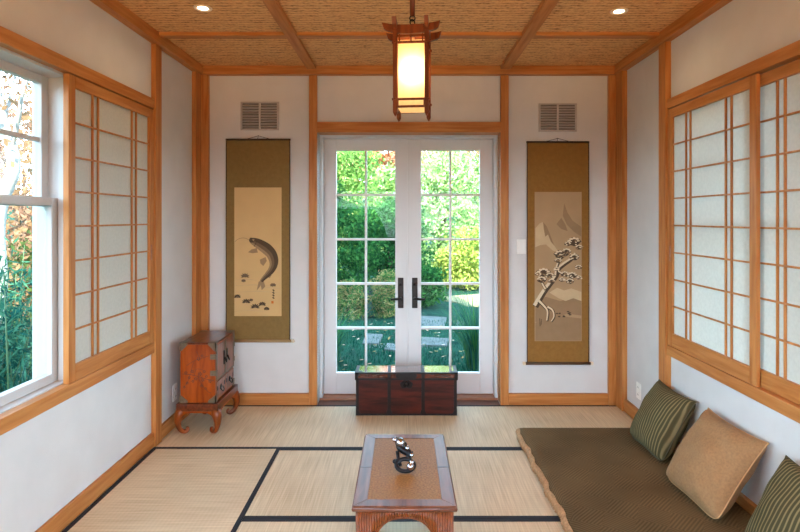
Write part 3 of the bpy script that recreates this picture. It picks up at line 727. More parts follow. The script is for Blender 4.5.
for a, c in ((cy0+.010, ym-.003), (ym+.003, cy1-.010)):
    d = MB().box(cx1-.006, cx1+.002, a, c, .372, CZ1-.022).build('door', M['ch_front'], ch, .002)
    b = MB(); b.box(cx1+.001, cx1+.005, a, a+.012, .375, CZ1-.025); b.box(cx1+.001, cx1+.005, c-.012, c, .375, CZ1-.025); b.box(cx1+.001, cx1+.004, a, c, .372, .384)
    b.build('metal_edge', M['pewter'], d)
    b = MB(); b.sm = True; yk = c-.028 if a < ym-.05 else a+.028
    b.box(cx1+.001, cx1+.006, yk-.012, yk+.012, .45, .55); b.tube([(cx1+.008, yk-.008, .50), (cx1+.020, yk-.006, .47), (cx1+.022, yk, .462), (cx1+.020, yk+.006, .47), (cx1+.008, yk+.008, .50)], .003, 6)
    b.build('door_pull', M['iron'], d)
    w = MB().box(cx1-.006, cx1+.002, a, c, CZ0+.018, .362).build('drawer', M['ch_front'], ch, .002)
    yk = (a+c)/2; b = MB(); b.sm = True
    b.lathe((cx1+.001, yk, .305), [(0, 0), (.022, 0), (.018, .004), (.0, .005)], 14, 'x'); b.build('pull_rose', M['iron'], w); b = MB(); b.sm = True
    b.tube([(cx1+.006, yk-.024, .305), (cx1+.018, yk-.022, .285), (cx1+.020, yk, .272), (cx1+.018, yk+.022, .285), (cx1+.006, yk+.024, .305)], .0035, 6)
    for q in (a+.02, c-.02): MB().box(cx1+.001, cx1+.004, q-.008, q+.008, .30, .33).build('metal_plate', M['iron'], w)
    b.build('drawer_pull', M['iron'], w)
px0, px1, py0, py1 = cx0-.022, cx1+.024, cy0-.022, cy1+.03
MB().box(px0, px1, py0, py1, .168, CZ0).build('plinth', M['ch_dark'], ch, .005)
ap = MB()   # scalloped aprons under the plinth
def apron(p, q, d, inward):
    n = 22; top = []; bot = []
    for i in range(n+1):
        t = i/n; x = Vector(p).lerp(Vector(q), t); k = abs(2*t-1)
        dz = .012 + .045*max(0, (k-.45)/.55)**1.6
        top.append((x.x, x.y, .168)); bot.append((x.x, x.y, .168-dz))
    ap.prism(top + bot[::-1], d)
apron((px0+.02, py0+.006, 0), (px1-.02, py0+.006, 0), (0, .012, 0), 1); apron((px1-.018, py0+.02, 0), (px1-.018, py1-.02, 0), (.012, 0, 0), 1)
apron((px0+.02, py1-.018, 0), (px1-.02, py1-.018, 0), (0, .012, 0), 1); apron((px0+.006, py0+.02, 0), (px0+.006, py1-.02, 0), (.012, 0, 0), 1)
ap.build('apron', M['ch_side'], ch)
for sx, X in ((-1, px0+.03), (1, px1-.03)):
    for sy, Y in ((-1, py0+.03), (1, py1-.03)):
        b = MB(); b.sm = True
        prof = smooth([(-.004, .176, .030), (.012, .150, .035), (.024, .118, .030), (.026, .085, .023), (.018, .052, .018), (.004, .028, .0165), (-.016, .0155, .0155), (-.036, .020, .0145), (-.040, .036, .010), (-.030, .042, .007)], 4)
        dx, dy = sx*.85, sy*.55
        b.tube([(X+dx*p[0], Y+dy*p[0], p[1]) for p in prof], [p[2] for p in prof], 12)
        b.build('leg', M['ch_leg'], ch)

# ------------------------------------------------------------------ trunk
M['tr_wood'] = grained('trunk_red_wood', srgb(36, 10, 7), srgb(84, 28, 16), 'x', .35, .1, 6, .7)
M['tr_iron'] = plain('trunk_black_iron', srgb(27, 20, 18), .5, 0.0, spec=.25, noise=.25, nscale=70, bump=.1)
M['tr_top'] = grained('trunk_lid_lacquer', srgb(66, 24, 14), srgb(92, 40, 24), 'x', .10, 1.0, 6, .7, spec=.5)
tx0, tx1, ty0, ty1, TZ, LZ = -.367, .404, 4.26, 4.455, .332, .276
tr = empty('storage_trunk', ((tx0+tx1)/2, (ty0+ty1)/2, 0)); tag(tr, 'dark red wooden trunk with black iron straps in front of the glass doors', 'trunk')
MB().box(tx0, tx1, ty0, ty1, .001, LZ).build('body', M['tr_wood'], tr, .004)
lid = MB().box(tx0-.008, tx1+.008, ty0-.010, ty1+.004, LZ, TZ).build('lid', M['tr_top'], tr, .006)
s3 = (tx1-tx0)/3; straps = [tx0+s3*.985, tx0+s3*2.0]
for x in straps:
    MB().box(x-.013, x+.013, ty0-.003, ty1+.003, .001, LZ).build('strap', M['tr_iron'], tr, .001)
    MB().box(x-.013, x+.013, ty0-.013, ty1+.007, LZ, TZ+.002).build('lid_strap', M['tr_iron'], lid, .001)
    b = MB(); b.prism([(x-.026, ty0-.005, .002), (x+.026, ty0-.005, .002), (x+.014, ty0-.005, .045), (x-.014, ty0-.005, .045)], (0, .004, 0)); b.build('strap_foot', M['tr_iron'], tr)
eb = MB()
for x in (tx0, tx1): eb.box(x-.003 if x == tx0 else x-.02, x+.02 if x == tx0 else x+.003, ty0-.003, ty0+.012, .001, LZ)
eb.box(tx0, tx1, ty0-.0025, ty0+.01, .001, .016)
eb.build('edging', M['tr_iron'], tr, .001)
le = MB()
le.box(tx0-.010, tx1+.010, ty0-.0125, ty0+.006, LZ-.001, LZ+.013); le.box(tx0-.010, tx1+.010, ty0-.0125, ty0+.004, TZ-.012, TZ+.001)
for x, q in ((tx0-.010, tx0+.016), (tx1-.016, tx1+.010)): le.box(x, q, ty0-.0125, ty1+.006, LZ, TZ+.001)
le.build('lid_edging', M['tr_iron'], lid, .001)
for sx, x in ((1, tx0), (-1, tx1)):
    for z, dz in ((.002, 1), ):
        b = MB(); b.prism([(x-.004*sx, ty0-.005, z), (x+.05*sx, ty0-.005, z), (x+.03*sx, ty0-.005, z+.018), (x+.018*sx, ty0-.005, z+.034), (x-.004*sx, ty0-.005, z+.055)][::sx], (0, .004, 0)); b.build('corner_plate', M['tr_iron'], tr)
    b = MB(); b.box(x-.012 if sx > 0 else x-.045, x+.045 if sx > 0 else x+.012, ty0-.012, ty0+.03, TZ-.001, TZ+.0025); b.build('lid_corner', M['tr_iron'], lid)
xm = (tx0+tx1)/2
b = MB(); b.prism([(xm-.075, ty0-.016, TZ-.006), (xm-.085, ty0-.016, LZ+.03), (xm-.07, ty0-.016, LZ+.012), (xm-.03, ty0-.016, LZ+.004), (xm+.03, ty0-.016, LZ+.004), (xm+.07, ty0-.016, LZ+.012), (xm+.085, ty0-.016, LZ+.03), (xm+.075, ty0-.016, TZ-.006)], (0, .006, 0)); b.build('hasp', M['tr_iron'], lid, .001)
b = MB(); b.prism([(xm+.05*math.cos(t)*(1.0 if math.sin(t) < .2 else .9), ty0-.006, .243+.036*math.sin(t)+.006*math.cos(4*t)) for t in [2*math.pi*i/24 for i in range(24)]], (0, .006, 0))
lk = b.build('lock_plate', M['tr_iron'], tr, .001)
b = MB(); b.sm = True; b.lathe((xm, ty0-.006, .245), [(0, -.012), (.012, -.012), (.02, -.004), (.022, 0)], 16, 'y'); b.tube([(xm-.03, ty0-.008, .262), (xm-.026, ty0-.016, .235), (xm, ty0-.018, .222), (xm+.026, ty0-.016, .235), (xm+.03, ty0-.008, .262)], .004, 6); b.build('ring_pull', M['tr_iron'], lk)

# ------------------------------------------------------------------ low table
M['tb_top'] = grained('table_frame_lacquer', srgb(84, 46, 30), srgb(126, 76, 52), 'y', .3, 0, 10, spec=.2)
M['tb_reed'] = plain('table_reed', srgb(122, 62, 26), .35, coat=.1, spec=.3, noise=.35, nscale=40)
M['tb_pole'] = plain('table_edge_cane', srgb(112, 64, 44), .3, coat=.2, noise=.25, nscale=14)
M['tb_burl'] = plain('table_burl_panel', srgb(146, 102, 58), .5, noise=.4, nscale=110, spec=.12)
M['tb_dark'] = plain('table_node', srgb(74, 38, 26), .35, spec=.25, noise=.1)
qx0, qx1, qy0, qy1, QZ = -.212, .217, 2.306, 3.072, .32
tb = empty('low_table', ((qx0+qx1)/2, (qy0+qy1)/2, 0)); tag(tb, 'low bamboo tea table with a speckled brown inset top in the middle of the room', 'table')
bw = .056
b = MB()
o4 = [(qx0,qy0),(qx1,qy0),(qx1,qy1),(qx0,qy1)]; i4 = [(qx0+bw,qy0+bw),(qx1-bw,qy0+bw),(qx1-bw,qy1-bw),(qx0+bw,qy1-bw)]
for k in range(4):
    p, q, r_, t_ = o4[k], o4[(k+1) % 4], i4[(k+1) % 4], i4[k]; g = .0006
    b.prism([(p[0], p[1], QZ-.016), (q[0], q[1], QZ-.016), (r_[0], r_[1], QZ-.016), (t_[0], t_[1], QZ-.016)], (0, 0, .016))
b.build('top_frame', M['tb_top'], tb, .0015)
MB().box(qx0+bw, qx1-bw, qy0+bw, qy1-bw, QZ-.016, QZ-.002).build('inset_panel', M['tb_burl'], tb)
b = MB(); ym = (qy0+qy1)/2
for y in (ym-.02,): 
    for xa, xb in ((qx0, qx0+bw), (qx1-bw, qx1)): MB().box(xa+.001, xb-.001, y-.006, y+.006, QZ-.01, QZ+.0006).build('frame_joint', M['tb_dark'], tb)
b = MB(); b.sm = True; rr = .0098; z = QZ-.0155
b.tube([(qx0-.002, qy0+.003, z), (qx1+.002, qy0+.003, z)], rr, 10); b.tube([(qx0-.002, qy1-.003, z), (qx1+.002, qy1-.003, z)], rr, 10)
b.tube([(qx0+.003, qy0, z), (qx0+.003, qy1, z)], rr, 10); b.tube([(qx1-.003, qy0, z), (qx1-.003, qy1, z)], rr, 10)
for x in (qx0+.09, qx1-.07): b.lathe((x, qy0+.003, z), [(.0108, -.002), (.0110, .002)], 10, 'x')
b.build('edge_pole', M['tb_pole'], tb)
ZA = QZ-.027; LG = .062
def reed_side(p, q, nrm, name_leg=False):
    """reeds from p to q; outer leg bundles reach the floor, the middle follows an arch"""
    p, q = Vector(p), Vector(q); L = (q-p).length; d = (q-p).normalized(); n = int(L/.0105); r = L/n/2
    apr = MB(); apr.sm = True; legs = [MB(), MB()]; legs[0].sm = legs[1].sm = True
    for i in range(n):
        s = (i+.5)*2*r; c = p + d*s
        if s < LG or s > L-LG: m = legs[0] if s < LG else legs[1]; zb = 0.0
        else:
            m = apr; t = (s-LG)/(L-2*LG); k = abs(2*t-1); zb = ZA - .028 - .16*(1-math.sqrt(max(0, 1-k**2.6)))
        m.tube([(c.x, c.y, zb), (c.x, c.y, ZA)], r*1.04, 7)
    return apr, legs
ins = .014
corners = {}
def merge(a, b): a.v, off = a.v + b.v, len(a.v); a.f += [tuple(i+off for i in f) for f in b.f]; a.m += b.m; a.smooth += b.smooth
c4 = [(qx0+ins, qy0+ins), (qx1-ins, qy0+ins), (qx1-ins, qy1-ins), (qx0+ins, qy1-ins)]
for k in range(4):
    p, q = c4[k], c4[(k+1) % 4]
    a, lg = reed_side((p[0], p[1], 0), (q[0], q[1], 0), None)
    L_ = math.hypot(q[0]-p[0], q[1]-p[1]); ux, uy = (q[0]-p[0])/L_, (q[1]-p[1])/L_; arc = []
    for i in range(33):
        t = i/32; k_ = min(.999, abs(2*t-1)); sL = LG+(L_-2*LG)*t; arc.append((p[0]+ux*sL, p[1]+uy*sL, ZA - .028 - .16*(1-math.sqrt(max(0, 1-k_**2.6)))))
    ab = MB(); ab.sm = True; ab.tube(arc, .0052, 7); ab.build('arch_binding', M['tb_reed'], tb)
    a.build('apron', M['tb_reed'], tb)
    for j, m in ((k, lg[0]), ((k+1) % 4, lg[1])):
        if j in corners: merge(corners[j], m)
        else: corners[j] = m
for j in range(4): corners[j].build('leg', M['tb_reed'], tb)

# ornament on the table
M['chrome'] = plain('polished_silver', srgb(190, 191, 196), .1, 1.0)
M['blackmetal'] = plain('black_metal', srgb(22, 23, 27), .35, .6, bump=.15, bscale=120)
ox, oy, oz = .006, 2.60, QZ-.002
orn = empty('metal_ornament', (ox, oy, oz)); tag(orn, 'small black metal ornament set with silver domes on the low table', 'ornament')
kx = .000445
def op(cx, cy, dy=0):
    h = max(0, (455-cy))*kx
    return ((cx-235)*kx, h*.62+dy, .012+h*.78)
b = MB(); b.sm = True
b.tube([op(235+95*math.cos(2*math.pi*i/24), 392-62*math.sin(2*math.pi*i/24)) for i in range(24)], .010, 9, True)
b.build('ring_base', M['blackmetal'], orn, local=True)
b = MB(); b.sm = True
b.tube([op(300,310), op(270,270), op(215,240), op(165,210), op(140,150)], [.012, .018, .019, .014, .008], 10)
b.tube([op(150,250), op(160,320), op(185,400)], [.009, .008, .008], 8); b.tube([op(255,260), op(270,320), op(300,360)], [.012, .010, .010], 8)
b.tube([op(125,112), op(118,140)], [.006, .008], 8); b.tube([op(300,290), op(318,250)], [.005, .003], 6); b.tube([op(240,200), op(250,170)], [.005,.003], 6)
b.build('body', M['blackmetal'], orn, local=True)
for cx, cy, r in ((120,122,.012), (185,155,.0235), (257,212,.0115), (303,283,.0105), (290,398,.019), (305,355,.013)):
    c = op(cx, cy, -.008)
    b = MB(); b.sm = True; b.ball(c, r, 16, 10); b.build('silver_dome', M['chrome'], orn, local=True)
for cx, cy, r in ((122,355,.011), (150,345,.009), (135,120,.009), (235,165,.006)):
    b = MB(); b.sm = True; b.ball(op(cx, cy), r, 12, 8); b.build('black_bead', M['blackmetal'], orn, local=True)

# ------------------------------------------------------------------ futon
def herringbone():
    m, nt, p, out = new_mat('futon_brown_weave')
    L = nt.links.new
    tc = nt.nodes.new('ShaderNodeTexCoord')
    ck = nt.nodes.new('ShaderNodeTexChecker'); ck.inputs['Scale'].default_value = 7
    mp = nt.nodes.new('ShaderNodeMapping'); mp.inputs['Rotation'].default_value = (0, 0, R(28))
    L(tc.outputs['Object'], mp.inputs['Vector']); L(mp.outputs['Vector'], ck.inputs['Vector'])
    a = nt.nodes.new('ShaderNodeTexWave'); a.bands_direction = 'DIAGONAL'; a.inputs['Scale'].default_value = 28
    mp2 = nt.nodes.new('ShaderNodeMapping'); mp2.inputs['Rotation'].default_value = (0, 0, R(90))
    c = nt.nodes.new('ShaderNodeTexWave'); c.bands_direction = 'DIAGONAL'; c.inputs['Scale'].default_value = 28
    L(tc.outputs['Object'], a.inputs['Vector']); L(tc.outputs['Object'], mp2.inputs['Vector']); L(mp2.outputs['Vector'], c.inputs['Vector'])
    mx = nt.nodes.new('ShaderNodeMix'); L(ck.outputs['Fac'], mx.inputs['Factor']); L(a.outputs['Fac'], mx.inputs['A']); L(c.outputs['Fac'], mx.inputs['B'])
    n = nt.nodes.new('ShaderNodeTexNoise'); n.inputs['Scale'].default_value = 3; L(tc.outputs['Object'], n.inputs['Vector'])
    m2 = nt.nodes.new('ShaderNodeMix'); m2.inputs['Factor'].default_value = .68; L(mx.outputs['Result'], m2.inputs['A']); L(n.outputs['Fac'], m2.inputs['B'])
    r = nt.nodes.new('ShaderNodeValToRGB'); r.color_ramp.elements[0].color = srgb(80, 65, 42); r.color_ramp.elements[1].color = srgb(120, 99, 68)
    r.color_ramp.elements[0].position = .25; r.color_ramp.elements[1].position = .8
    L(m2.outputs['Result'], r.inputs['Fac']); L(r.outputs['Color'], p.inputs['Base Color'])
    p.inputs['Roughness'].default_value = .9; p.inputs['Specular IOR Level'].default_value = .1
    bp = nt.nodes.new('ShaderNodeBump'); bp.inputs['Strength'].default_value = .2; bp.inputs['Distance'].default_value = .003
    L(mx.outputs['Result'], bp.inputs['Height']); L(bp.outputs['Normal'], p.inputs['Normal'])
    return m
M['futon'] = herringbone()
M['fleece'] = plain('futon_tan_fleece', srgb(186, 150, 112), 1.0, spec=.1, noise=.25, nscale=60)
fx0, fx1, fy0, fy1, FZ = .80, 1.722, 1.98, 3.885, .062
fu = empty('futon', ((fx0+fx1)/2, (fy0+fy1)/2, 0)); tag(fu, 'flat brown patterned futon with a fleecy tan edge, under the cushions', 'futon')
nx, ny = 30, 60; vs = []; fs = []
def fz(i, j):
    u, v = i/nx, j/ny; e = min(u*nx, (nx-i), j, (ny-j))
    return FZ - .016*max(0, 1-e/1.6)**2 + .004*math.sin(u*7+v*3)*math.sin(v*9)*(1 if e > 1 else 0)
for j in range(ny+1):
    for i in range(nx+1):
        wob = .006*math.sin(j*.55)+.004*math.sin(j*1.3) if i == 0 else 0
        vs.append((fx0 + (fx1-fx0)*i/nx + wob, fy0 + (fy1-fy0)*j/ny + (.003*math.sin(i*.8) if j == ny else 0), fz(i, j)))
N = nx+1
for j in range(ny):
    for i in range(nx): fs.append((j*N+i, j*N+i+1, (j+1)*N+i+1, (j+1)*N+i))
b = MB(); b.sm = True; b.add(vs, fs)
rim = [j*N for j in range(ny+1)] + [ny*N+i for i in range(1, N)] + [j*N+nx for j in range(ny-1, -1, -1)] + [i for i in range(nx-1, 0, -1)]
lo = [(vs[k][0], vs[k][1], .004) for k in rim]; base = len(vs)
b.v += lo
for k in range(len(rim)):
    q = (k+1) % len(rim); b.f.append((rim[k], rim[q], base+q, base+k)); b.m.append(0); b.smooth.append(True)
b.f.append(tuple(base+k for k in range(len(rim)))); b.m.append(0); b.smooth.append(False)
b.build('cover', M['futon'], fu)
# fleece roll with tufts
b = MB(); b.sm = True; path = [(fx0-.004+.006*math.sin(j*.55)+.004*math.sin(j*1.3), fy0+(fy1-fy0-.01)*j/60, .0245) for j in range(61)]
b.tube(path, [.021+.0025*math.sin(j*1.7) for j in range(61)], 10)
rnd = random.Random(3)
for k in range(2600):
    t = rnd.random()*59.9; i = int(t); f = t-i; c = Vector(path[i]).lerp(Vector(path[i+1]), f); a = rnd.uniform(R(20), R(250))
    dr = Vector((math.cos(a), rnd.uniform(-.5, .5), math.sin(a))).normalized(); p = c + dr*.018; tip = c + dr*rnd.uniform(.024, .031) + Vector((0, rnd.uniform(-.008, .008), -.004))
    if tip.z < .001: tip.z = .001
    w = Vector((0, .004, 0)) if abs(dr.y) < .6 else Vector((.004, 0, 0))
    b.add([p-w, p+w, tip], [(0,1,2)])
b.build('fleece_edge', M['fleece'], fu)

# ------------------------------------------------------------------ cushions
def cushion_mesh(S, T, wr, seed):
    """square pillow in local x (width), z (height), y thickness; corners pulled to points, soft wrinkles"""
    n = 34; rn = random.Random(seed); fr = []
    ph = [rn.uniform(0, 6.28) for _ in range(8)]
    def half(sg):
        vs = []
        for j in range(n+1):
            for i in range(n+1):
                u, v = 2*i/n-1, 2*j/n-1
                pin = 1 - .075*(1-u*u*u*u)*0
                ed = 1-.075*(1-v*v)**.8; ed2 = 1-.075*(1-u*u)**.8
                cr = .085*(u*u*v*v)**3 if v < 0 else 0
                x = u*S/2*(ed-cr); z = v*S/2*(ed2-cr*1.5)
                t = (max(0, (1-u*u))*max(0, (1-v*v)))**.42
                wv = wr*(math.sin(5*u+4*v*v+ph[0])*math.sin(3*v+ph[1]) + .6*math.sin(11*u-6*v+ph[2])*(1-v)*.5 + .5*math.sin(9*v+7*u*u+ph[3]))*min(1, t*1.5)
                y = sg*(T/2*t + wv*(.5 if t > .02 else 0))
                vs.append((x, y, z))
        return vs
    A, B_ = half(-1), half(1); N = n+1
    vs = A + B_; fs = []
    for j in range(n):
        for i in range(n):
            a = j*N+i; fs.append((a, a+1, a+N+1, a+N)); k = N*N; fs.append((k+a+N, k+a+N+1, k+a+1, k+a))
    return vs, fs, n
def cushion(label, mat, pipe, loc, S, yaw, lean, roll, seed, T=.195, wr=.007):
    r = empty('cushion', loc); tag(r, label, 'cushion', 'throw cushions on the futon')
    vs, fs, n = cushion_mesh(S, T, wr, seed)
    b = MB(); b.sm = True; b.add(vs, fs); b.build('cover', mat, r, local=True)
    rimi = [i for i in range(n+1)] + [j*(n+1)+n for j in range(1, n+1)] + [n*(n+1)+i for i in range(n-1, -1, -1)] + [j*(n+1) for j in range(n-1, 0, -1)]
    b = MB(); b.sm = True; b.tube([vs[i] for i in rimi], .0034, 6, True); b.build('piping', pipe, r, local=True)
    # local -y faces the room (-x), leaning back against the wall
    Mx = Matrix.Rotation(R(-90)+yaw, 4, 'Z') @ Matrix.Rotation(-lean, 4, 'X') @ Matrix.Rotation(roll, 4, 'Y')
    V = [Mx @ Vector(v) for v in vs]; zmin = min(v.z for v in V); xmax = max(v.x for v in V)
    r.location = (min(loc[0], 1.750-xmax), loc[1], FZ+.0065-zmin); r.rotation_euler = Mx.to_euler()
    return r
def striped_cloth():
    m, nt, p, out = new_mat('olive_striped_cloth')
    L = nt.links.new
    tc = nt.nodes.new('ShaderNodeTexCoord')
    w = nt.nodes.new('ShaderNodeTexWave'); w.bands_direction = 'X'; w.inputs['Scale'].default_value = 15.5; w.inputs['Distortion'].default_value = 0
    L(tc.outputs['Object'], w.inputs['Vector'])
    n = nt.nodes.new('ShaderNodeTexNoise'); n.inputs['Scale'].default_value = 14; L(tc.outputs['Object'], n.inputs['Vector'])
    mx = nt.nodes.new('ShaderNodeMix'); mx.inputs['Factor'].default_value = .28; L(w.outputs['Fac'], mx.inputs['A']); L(n.outputs['Fac'], mx.inputs['B'])
    r = nt.nodes.new('ShaderNodeValToRGB'); e = r.color_ramp.elements
    e[0].position = .36; e[1].position = .8; e[0].color = srgb(72, 67, 44); e[1].color = srgb(128, 114, 80)
    x = e.new(.62); x.color = srgb(84, 77, 52)
    L(mx.outputs['Result'], r.inputs['Fac']); L(r.outputs['Color'], p.inputs['Base Color'])
    p.inputs['Roughness'].default_value = .9; p.inputs['Specular IOR Level'].default_value = .1
    bp = nt.nodes.new('ShaderNodeBump'); bp.inputs['Strength'].default_value = .3; bp.inputs['Distance'].default_value = .003
    L(w.outputs['Fac'], bp.inputs['Height']); L(bp.outputs['Normal'], p.inputs['Normal'])
    return m
M['olive'] = striped_cloth(); M['olive_pipe'] = plain('olive_piping', srgb(80, 76, 54), .8)
M['tan'] = plain('tan_linen', srgb(150, 113, 74), .85, noise=.14, nscale=90, bump=.2, bscale=240); M['tan_pipe'] = plain('tan_piping', srgb(186, 142, 94), .85)
cushion('olive striped cushion beside the wall post, at the back end of the futon', M['olive'], M['olive_pipe'], (1.612, 3.48, .287), .425, R(3.9), R(28.9), R(1.2), 2)
cushion('plain tan cushion leaning between the two striped ones', M['tan'], M['tan_pipe'], (1.589, 2.852, .301), .462, R(4.9), R(33.3), R(1.4), 5, .215, .016)
cushion('olive striped cushion with only its upper part in the picture, past the tan cushion', M['olive'], M['olive_pipe'], (1.61, 2.245, .29), .445, R(3), R(28), R(1), 9)

# ------------------------------------------------------------------ house shell, added porch and garden
M['siding'] = plain('house_siding', srgb(150, 146, 138), .8, noise=.05)
M['shingle'] = plain('roof_shingle', srgb(84, 80, 76), .9, noise=.15)
struct(boxes('roof', M['shingle'], [(-2.15, 2.25, YF-.2, 5.05, 2.95, 6.9), (-2.3, 2.3, YF-.2, 5.25, 2.9, 2.95), (-2.3, 2.3, -4.5, YF-.2, 2.62, 2.74)]), 'unseen upper storey, eaves and added porch cover, shaped to block the sun')  # unseen mass; storey height and porch cover shaped to keep the sun off
struct(boxes('added_porch_floor', M['threshold'], [(-2.3, 2.3, -4.5, YF-.15, -.2, -.06)]), 'dark boards of the added, unseen porch')  # belongs to the porch added behind the room to block sun
G = -.15
def lawn_material():
    m, nt, p, out = new_mat('lawn_ground')
    L = nt.links.new
    tc = nt.nodes.new('ShaderNodeTexCoord')
    n = nt.nodes.new('ShaderNodeTexNoise'); n.inputs['Scale'].default_value = 5; n.inputs['Detail'].default_value = 8; n.inputs['Roughness'].default_value = .75
    L(tc.outputs['Object'], n.inputs['Vector'])
    r = nt.nodes.new('ShaderNodeValToRGB'); r.color_ramp.elements[0].color = srgb(8, 44, 36); r.color_ramp.elements[1].color = srgb(36, 82, 64)
    r.color_ramp.elements[0].position = .35; r.color_ramp.elements[1].position = .68
    L(n.outputs['Fac'], r.inputs['Fac'])
    v = nt.nodes.new('ShaderNodeTexVoronoi'); v.inputs['Scale'].default_value = 9; L(tc.outputs['Object'], v.inputs['Vector'])
    lt = nt.nodes.new('ShaderNodeMath'); lt.operation = 'LESS_THAN'; lt.inputs[1].default_value = .13; L(v.outputs['Distance'], lt.inputs[0])
    mx = nt.nodes.new('ShaderNodeMix'); mx.data_type = 'RGBA'; L(lt.outputs[0], mx.inputs['Factor']); L(r.outputs['Color'], mx.inputs['A']); mx.inputs['B'].default_value = srgb(120, 104, 76)
    L(mx.outputs['Result'], p.inputs['Base Color']); p.inputs['Roughness'].default_value = .95; p.inputs['Specular IOR Level'].default_value = .1
    bp = nt.nodes.new('ShaderNodeBump'); bp.inputs['Strength'].default_value = .8; bp.inputs['Distance'].default_value = .05
    L(n.outputs['Fac'], bp.inputs['Height']); L(bp.outputs['Normal'], p.inputs['Normal'])
    return m
M['lawn'] = lawn_material()
gv = []; gf = []; gn = 60
def gz(x, y):
    d = max(0, math.hypot(x*.8, y-4)-12); return G + .03*math.sin(x*1.1)*math.sin(y*.9) + .0035*d*d if y > 5 or x < -2.2 or x > 2.3 else G
for j in range(gn+1):
    for i in range(gn+1):
        x, y = -34+68*i/gn, -34+78*j/gn; z = min(gz(x, y), 3.0)
        if -2.6 < x < 2.6 and -6 < y < 5.2: z = -.21
        gv.append((x, y, z))
for j in range(gn):
    for i in range(gn): a = j*(gn+1)+i; gf.append((a, a+1, a+gn+2, a+gn+1))
b = MB(); b.sm = True; b.add(gv, gf); struct(b.build('lawn', M['lawn']), 'shaded green lawn around the house'); 

gb = MB(); gb.prism([(2.6+1.75*math.cos(t)*(1+.08*math.sin(5*t)), 11.2+1.2*math.sin(t)*(1+.1*math.sin(7*t+1)), G-.1) for t in [2*math.pi*i/48 for i in range(48)]], (0, 0, .112))  # pale patch stands in for sunlight on leaf-strewn ground
struct(gb.build('sunlit_leaf_patch', plain('sunlit_leaf_litter', srgb(150, 136, 96), .95, noise=.35, nscale=14, bump=.4, bscale=30)), 'pale leaf-strewn patch painted as sunlit ground before the golden bush')
M['stone'] = plain('path_flagstone', srgb(84, 88, 86), .85, noise=.25, nscale=8, bump=.3, bscale=20)
def at(px, py, z): Y = 553.5*(1.52-z)/(py-218); return (px-404)*Y/553.5, Y
def slab(pts, label):
    z = G+.03; q = [at(px, py, z) for px, py in pts]
    b = MB(); b.prism([(x, y, z-.09) for x, y in q], (0, 0, .09)); o = b.build('path_stone', M['stone'], None, .012); return tag(o, label, 'stepping stone', 'flagstones across the lawn')
slab([(362,343),(379,343),(383,334),(366,333)], 'flagstone on the lawn beyond the door nearer the carp scroll')
slab([(418,344.5),(447,345),(449,338),(420,336.5)], 'long flagstone nearer the house beyond the door by the snow scroll')
slab([(417,326),(444,327),(447,317),(420,315.5)], 'long flagstone farther up the lawn beyond the door by the snow scroll')
slab([(384,349),(397,350),(400,344),(387,342.5)], 'flagstone between the two door leaves')
slab([(455,327),(474,328),(474,322),(457,320.5)], 'flagstone beside the ornamental grass clump')

def leaf_quads(centers, normals_rand, size, rng, aspect=.45, droop=0.0):
    """numpy: one diamond leaf per centre, random heading"""
    n = len(centers); d = rng.normal(size=(n,3)); d[:,2] -= droop; d /= np.linalg.norm(d, axis=1)[:,None]
    e = rng.normal(size=(n,3)); e -= (e*d).sum(1)[:,None]*d; e /= np.linalg.norm(e, axis=1)[:,None]
    s = size*rng.uniform(.6, 1.3, size=(n,1))
    P = np.stack([centers-d*s, centers+e*s*aspect, centers+d*s, centers-e*s*aspect], 1)
    return P.reshape(-1,3)
def mesh_leaves(name, P, mats, parent, rng):
    n = len(P)//4; me = bpy.data.meshes.new(name)
    me.from_pydata((P - np.array(ORG[parent.name])).tolist(), [], np.arange(n*4).reshape(-1,4).tolist())
    for m in mats: me.materials.append(m)
    if len(mats) > 1: me.polygons.foreach_set('material_index', rng.integers(0, len(mats), n).tolist())
    o = bpy.data.objects.new(name, me); COL.objects.link(o); o.parent = parent; ORG[o.name] = ORG[parent.name]; return o
def plant(name, label, cat, x, y, blobs, n, size, mats, bark, seed, group=None, trunk=(.05, None), aspect=.45, shell=.55, base=None):
    """blobs: (dx,dy,z,rx,ry,rz) leaf masses; a stem and boughs reach into each of them"""
    rng = np.random.default_rng(seed); z0 = base if base is not None else gz(x, y)
    r = empty(name, (x, y, z0)); tag(r, label, cat, group)
    vol = np.array([b[3]*b[4]*b[5] for b in blobs])**.7; vol /= vol.sum(); C = []
    for b_, f in zip(blobs, vol):
        k = max(20, int(n*f)); d = rng.normal(size=(k,3)); d /= np.linalg.norm(d, axis=1)[:,None]
        rad = rng.uniform(shell, 1.05, size=(k,1))**1.0
        lump = 1 + .16*np.sin(d[:,0:1]*7+seed)*np.sin(d[:,1:2]*6+1.3*seed) + .14*np.sin(d[:,2:3]*9+seed*2)
        p = d*rad*lump*np.array(b_[3:6]) + np.array([x+b_[0], y+b_[1], z0+b_[2]])
        C.append(p[p[:,2] > z0+.02])
    mesh_leaves('foliage', leaf_quads(np.concatenate(C), None, size, rng, aspect), mats, r, rng)
    t = MB(); t.sm = True
    for b_ in blobs:
        e = Vector((x+b_[0], y+b_[1], z0+b_[2])); s0 = Vector((x, y, z0-.05)); m = s0.lerp(e, .5) + Vector((b_[0]*-.15, b_[1]*-.15, .0)); m.z = z0 + b_[2]*.55
        t.tube([s0, m, e], [trunk[0], trunk[0]*.75, trunk[0]*.35], 7)
    t.build('trunk', bark, r); return r
M['bark'] = plain('shrub_bark', srgb(86, 70, 58), .95, noise=.3, nscale=20)
L_dark = [leaf_material('yew_leaf', srgb(22, 62, 34), srgb(52, 104, 54)), leaf_material('yew_leaf_light', srgb(44, 96, 48), srgb(84, 140, 70))]
L_mid = [leaf_material('laurel_leaf', srgb(60, 110, 52), srgb(120, 160, 80)), leaf_material('laurel_leaf_light', srgb(96, 140, 70), srgb(160, 190, 110))]
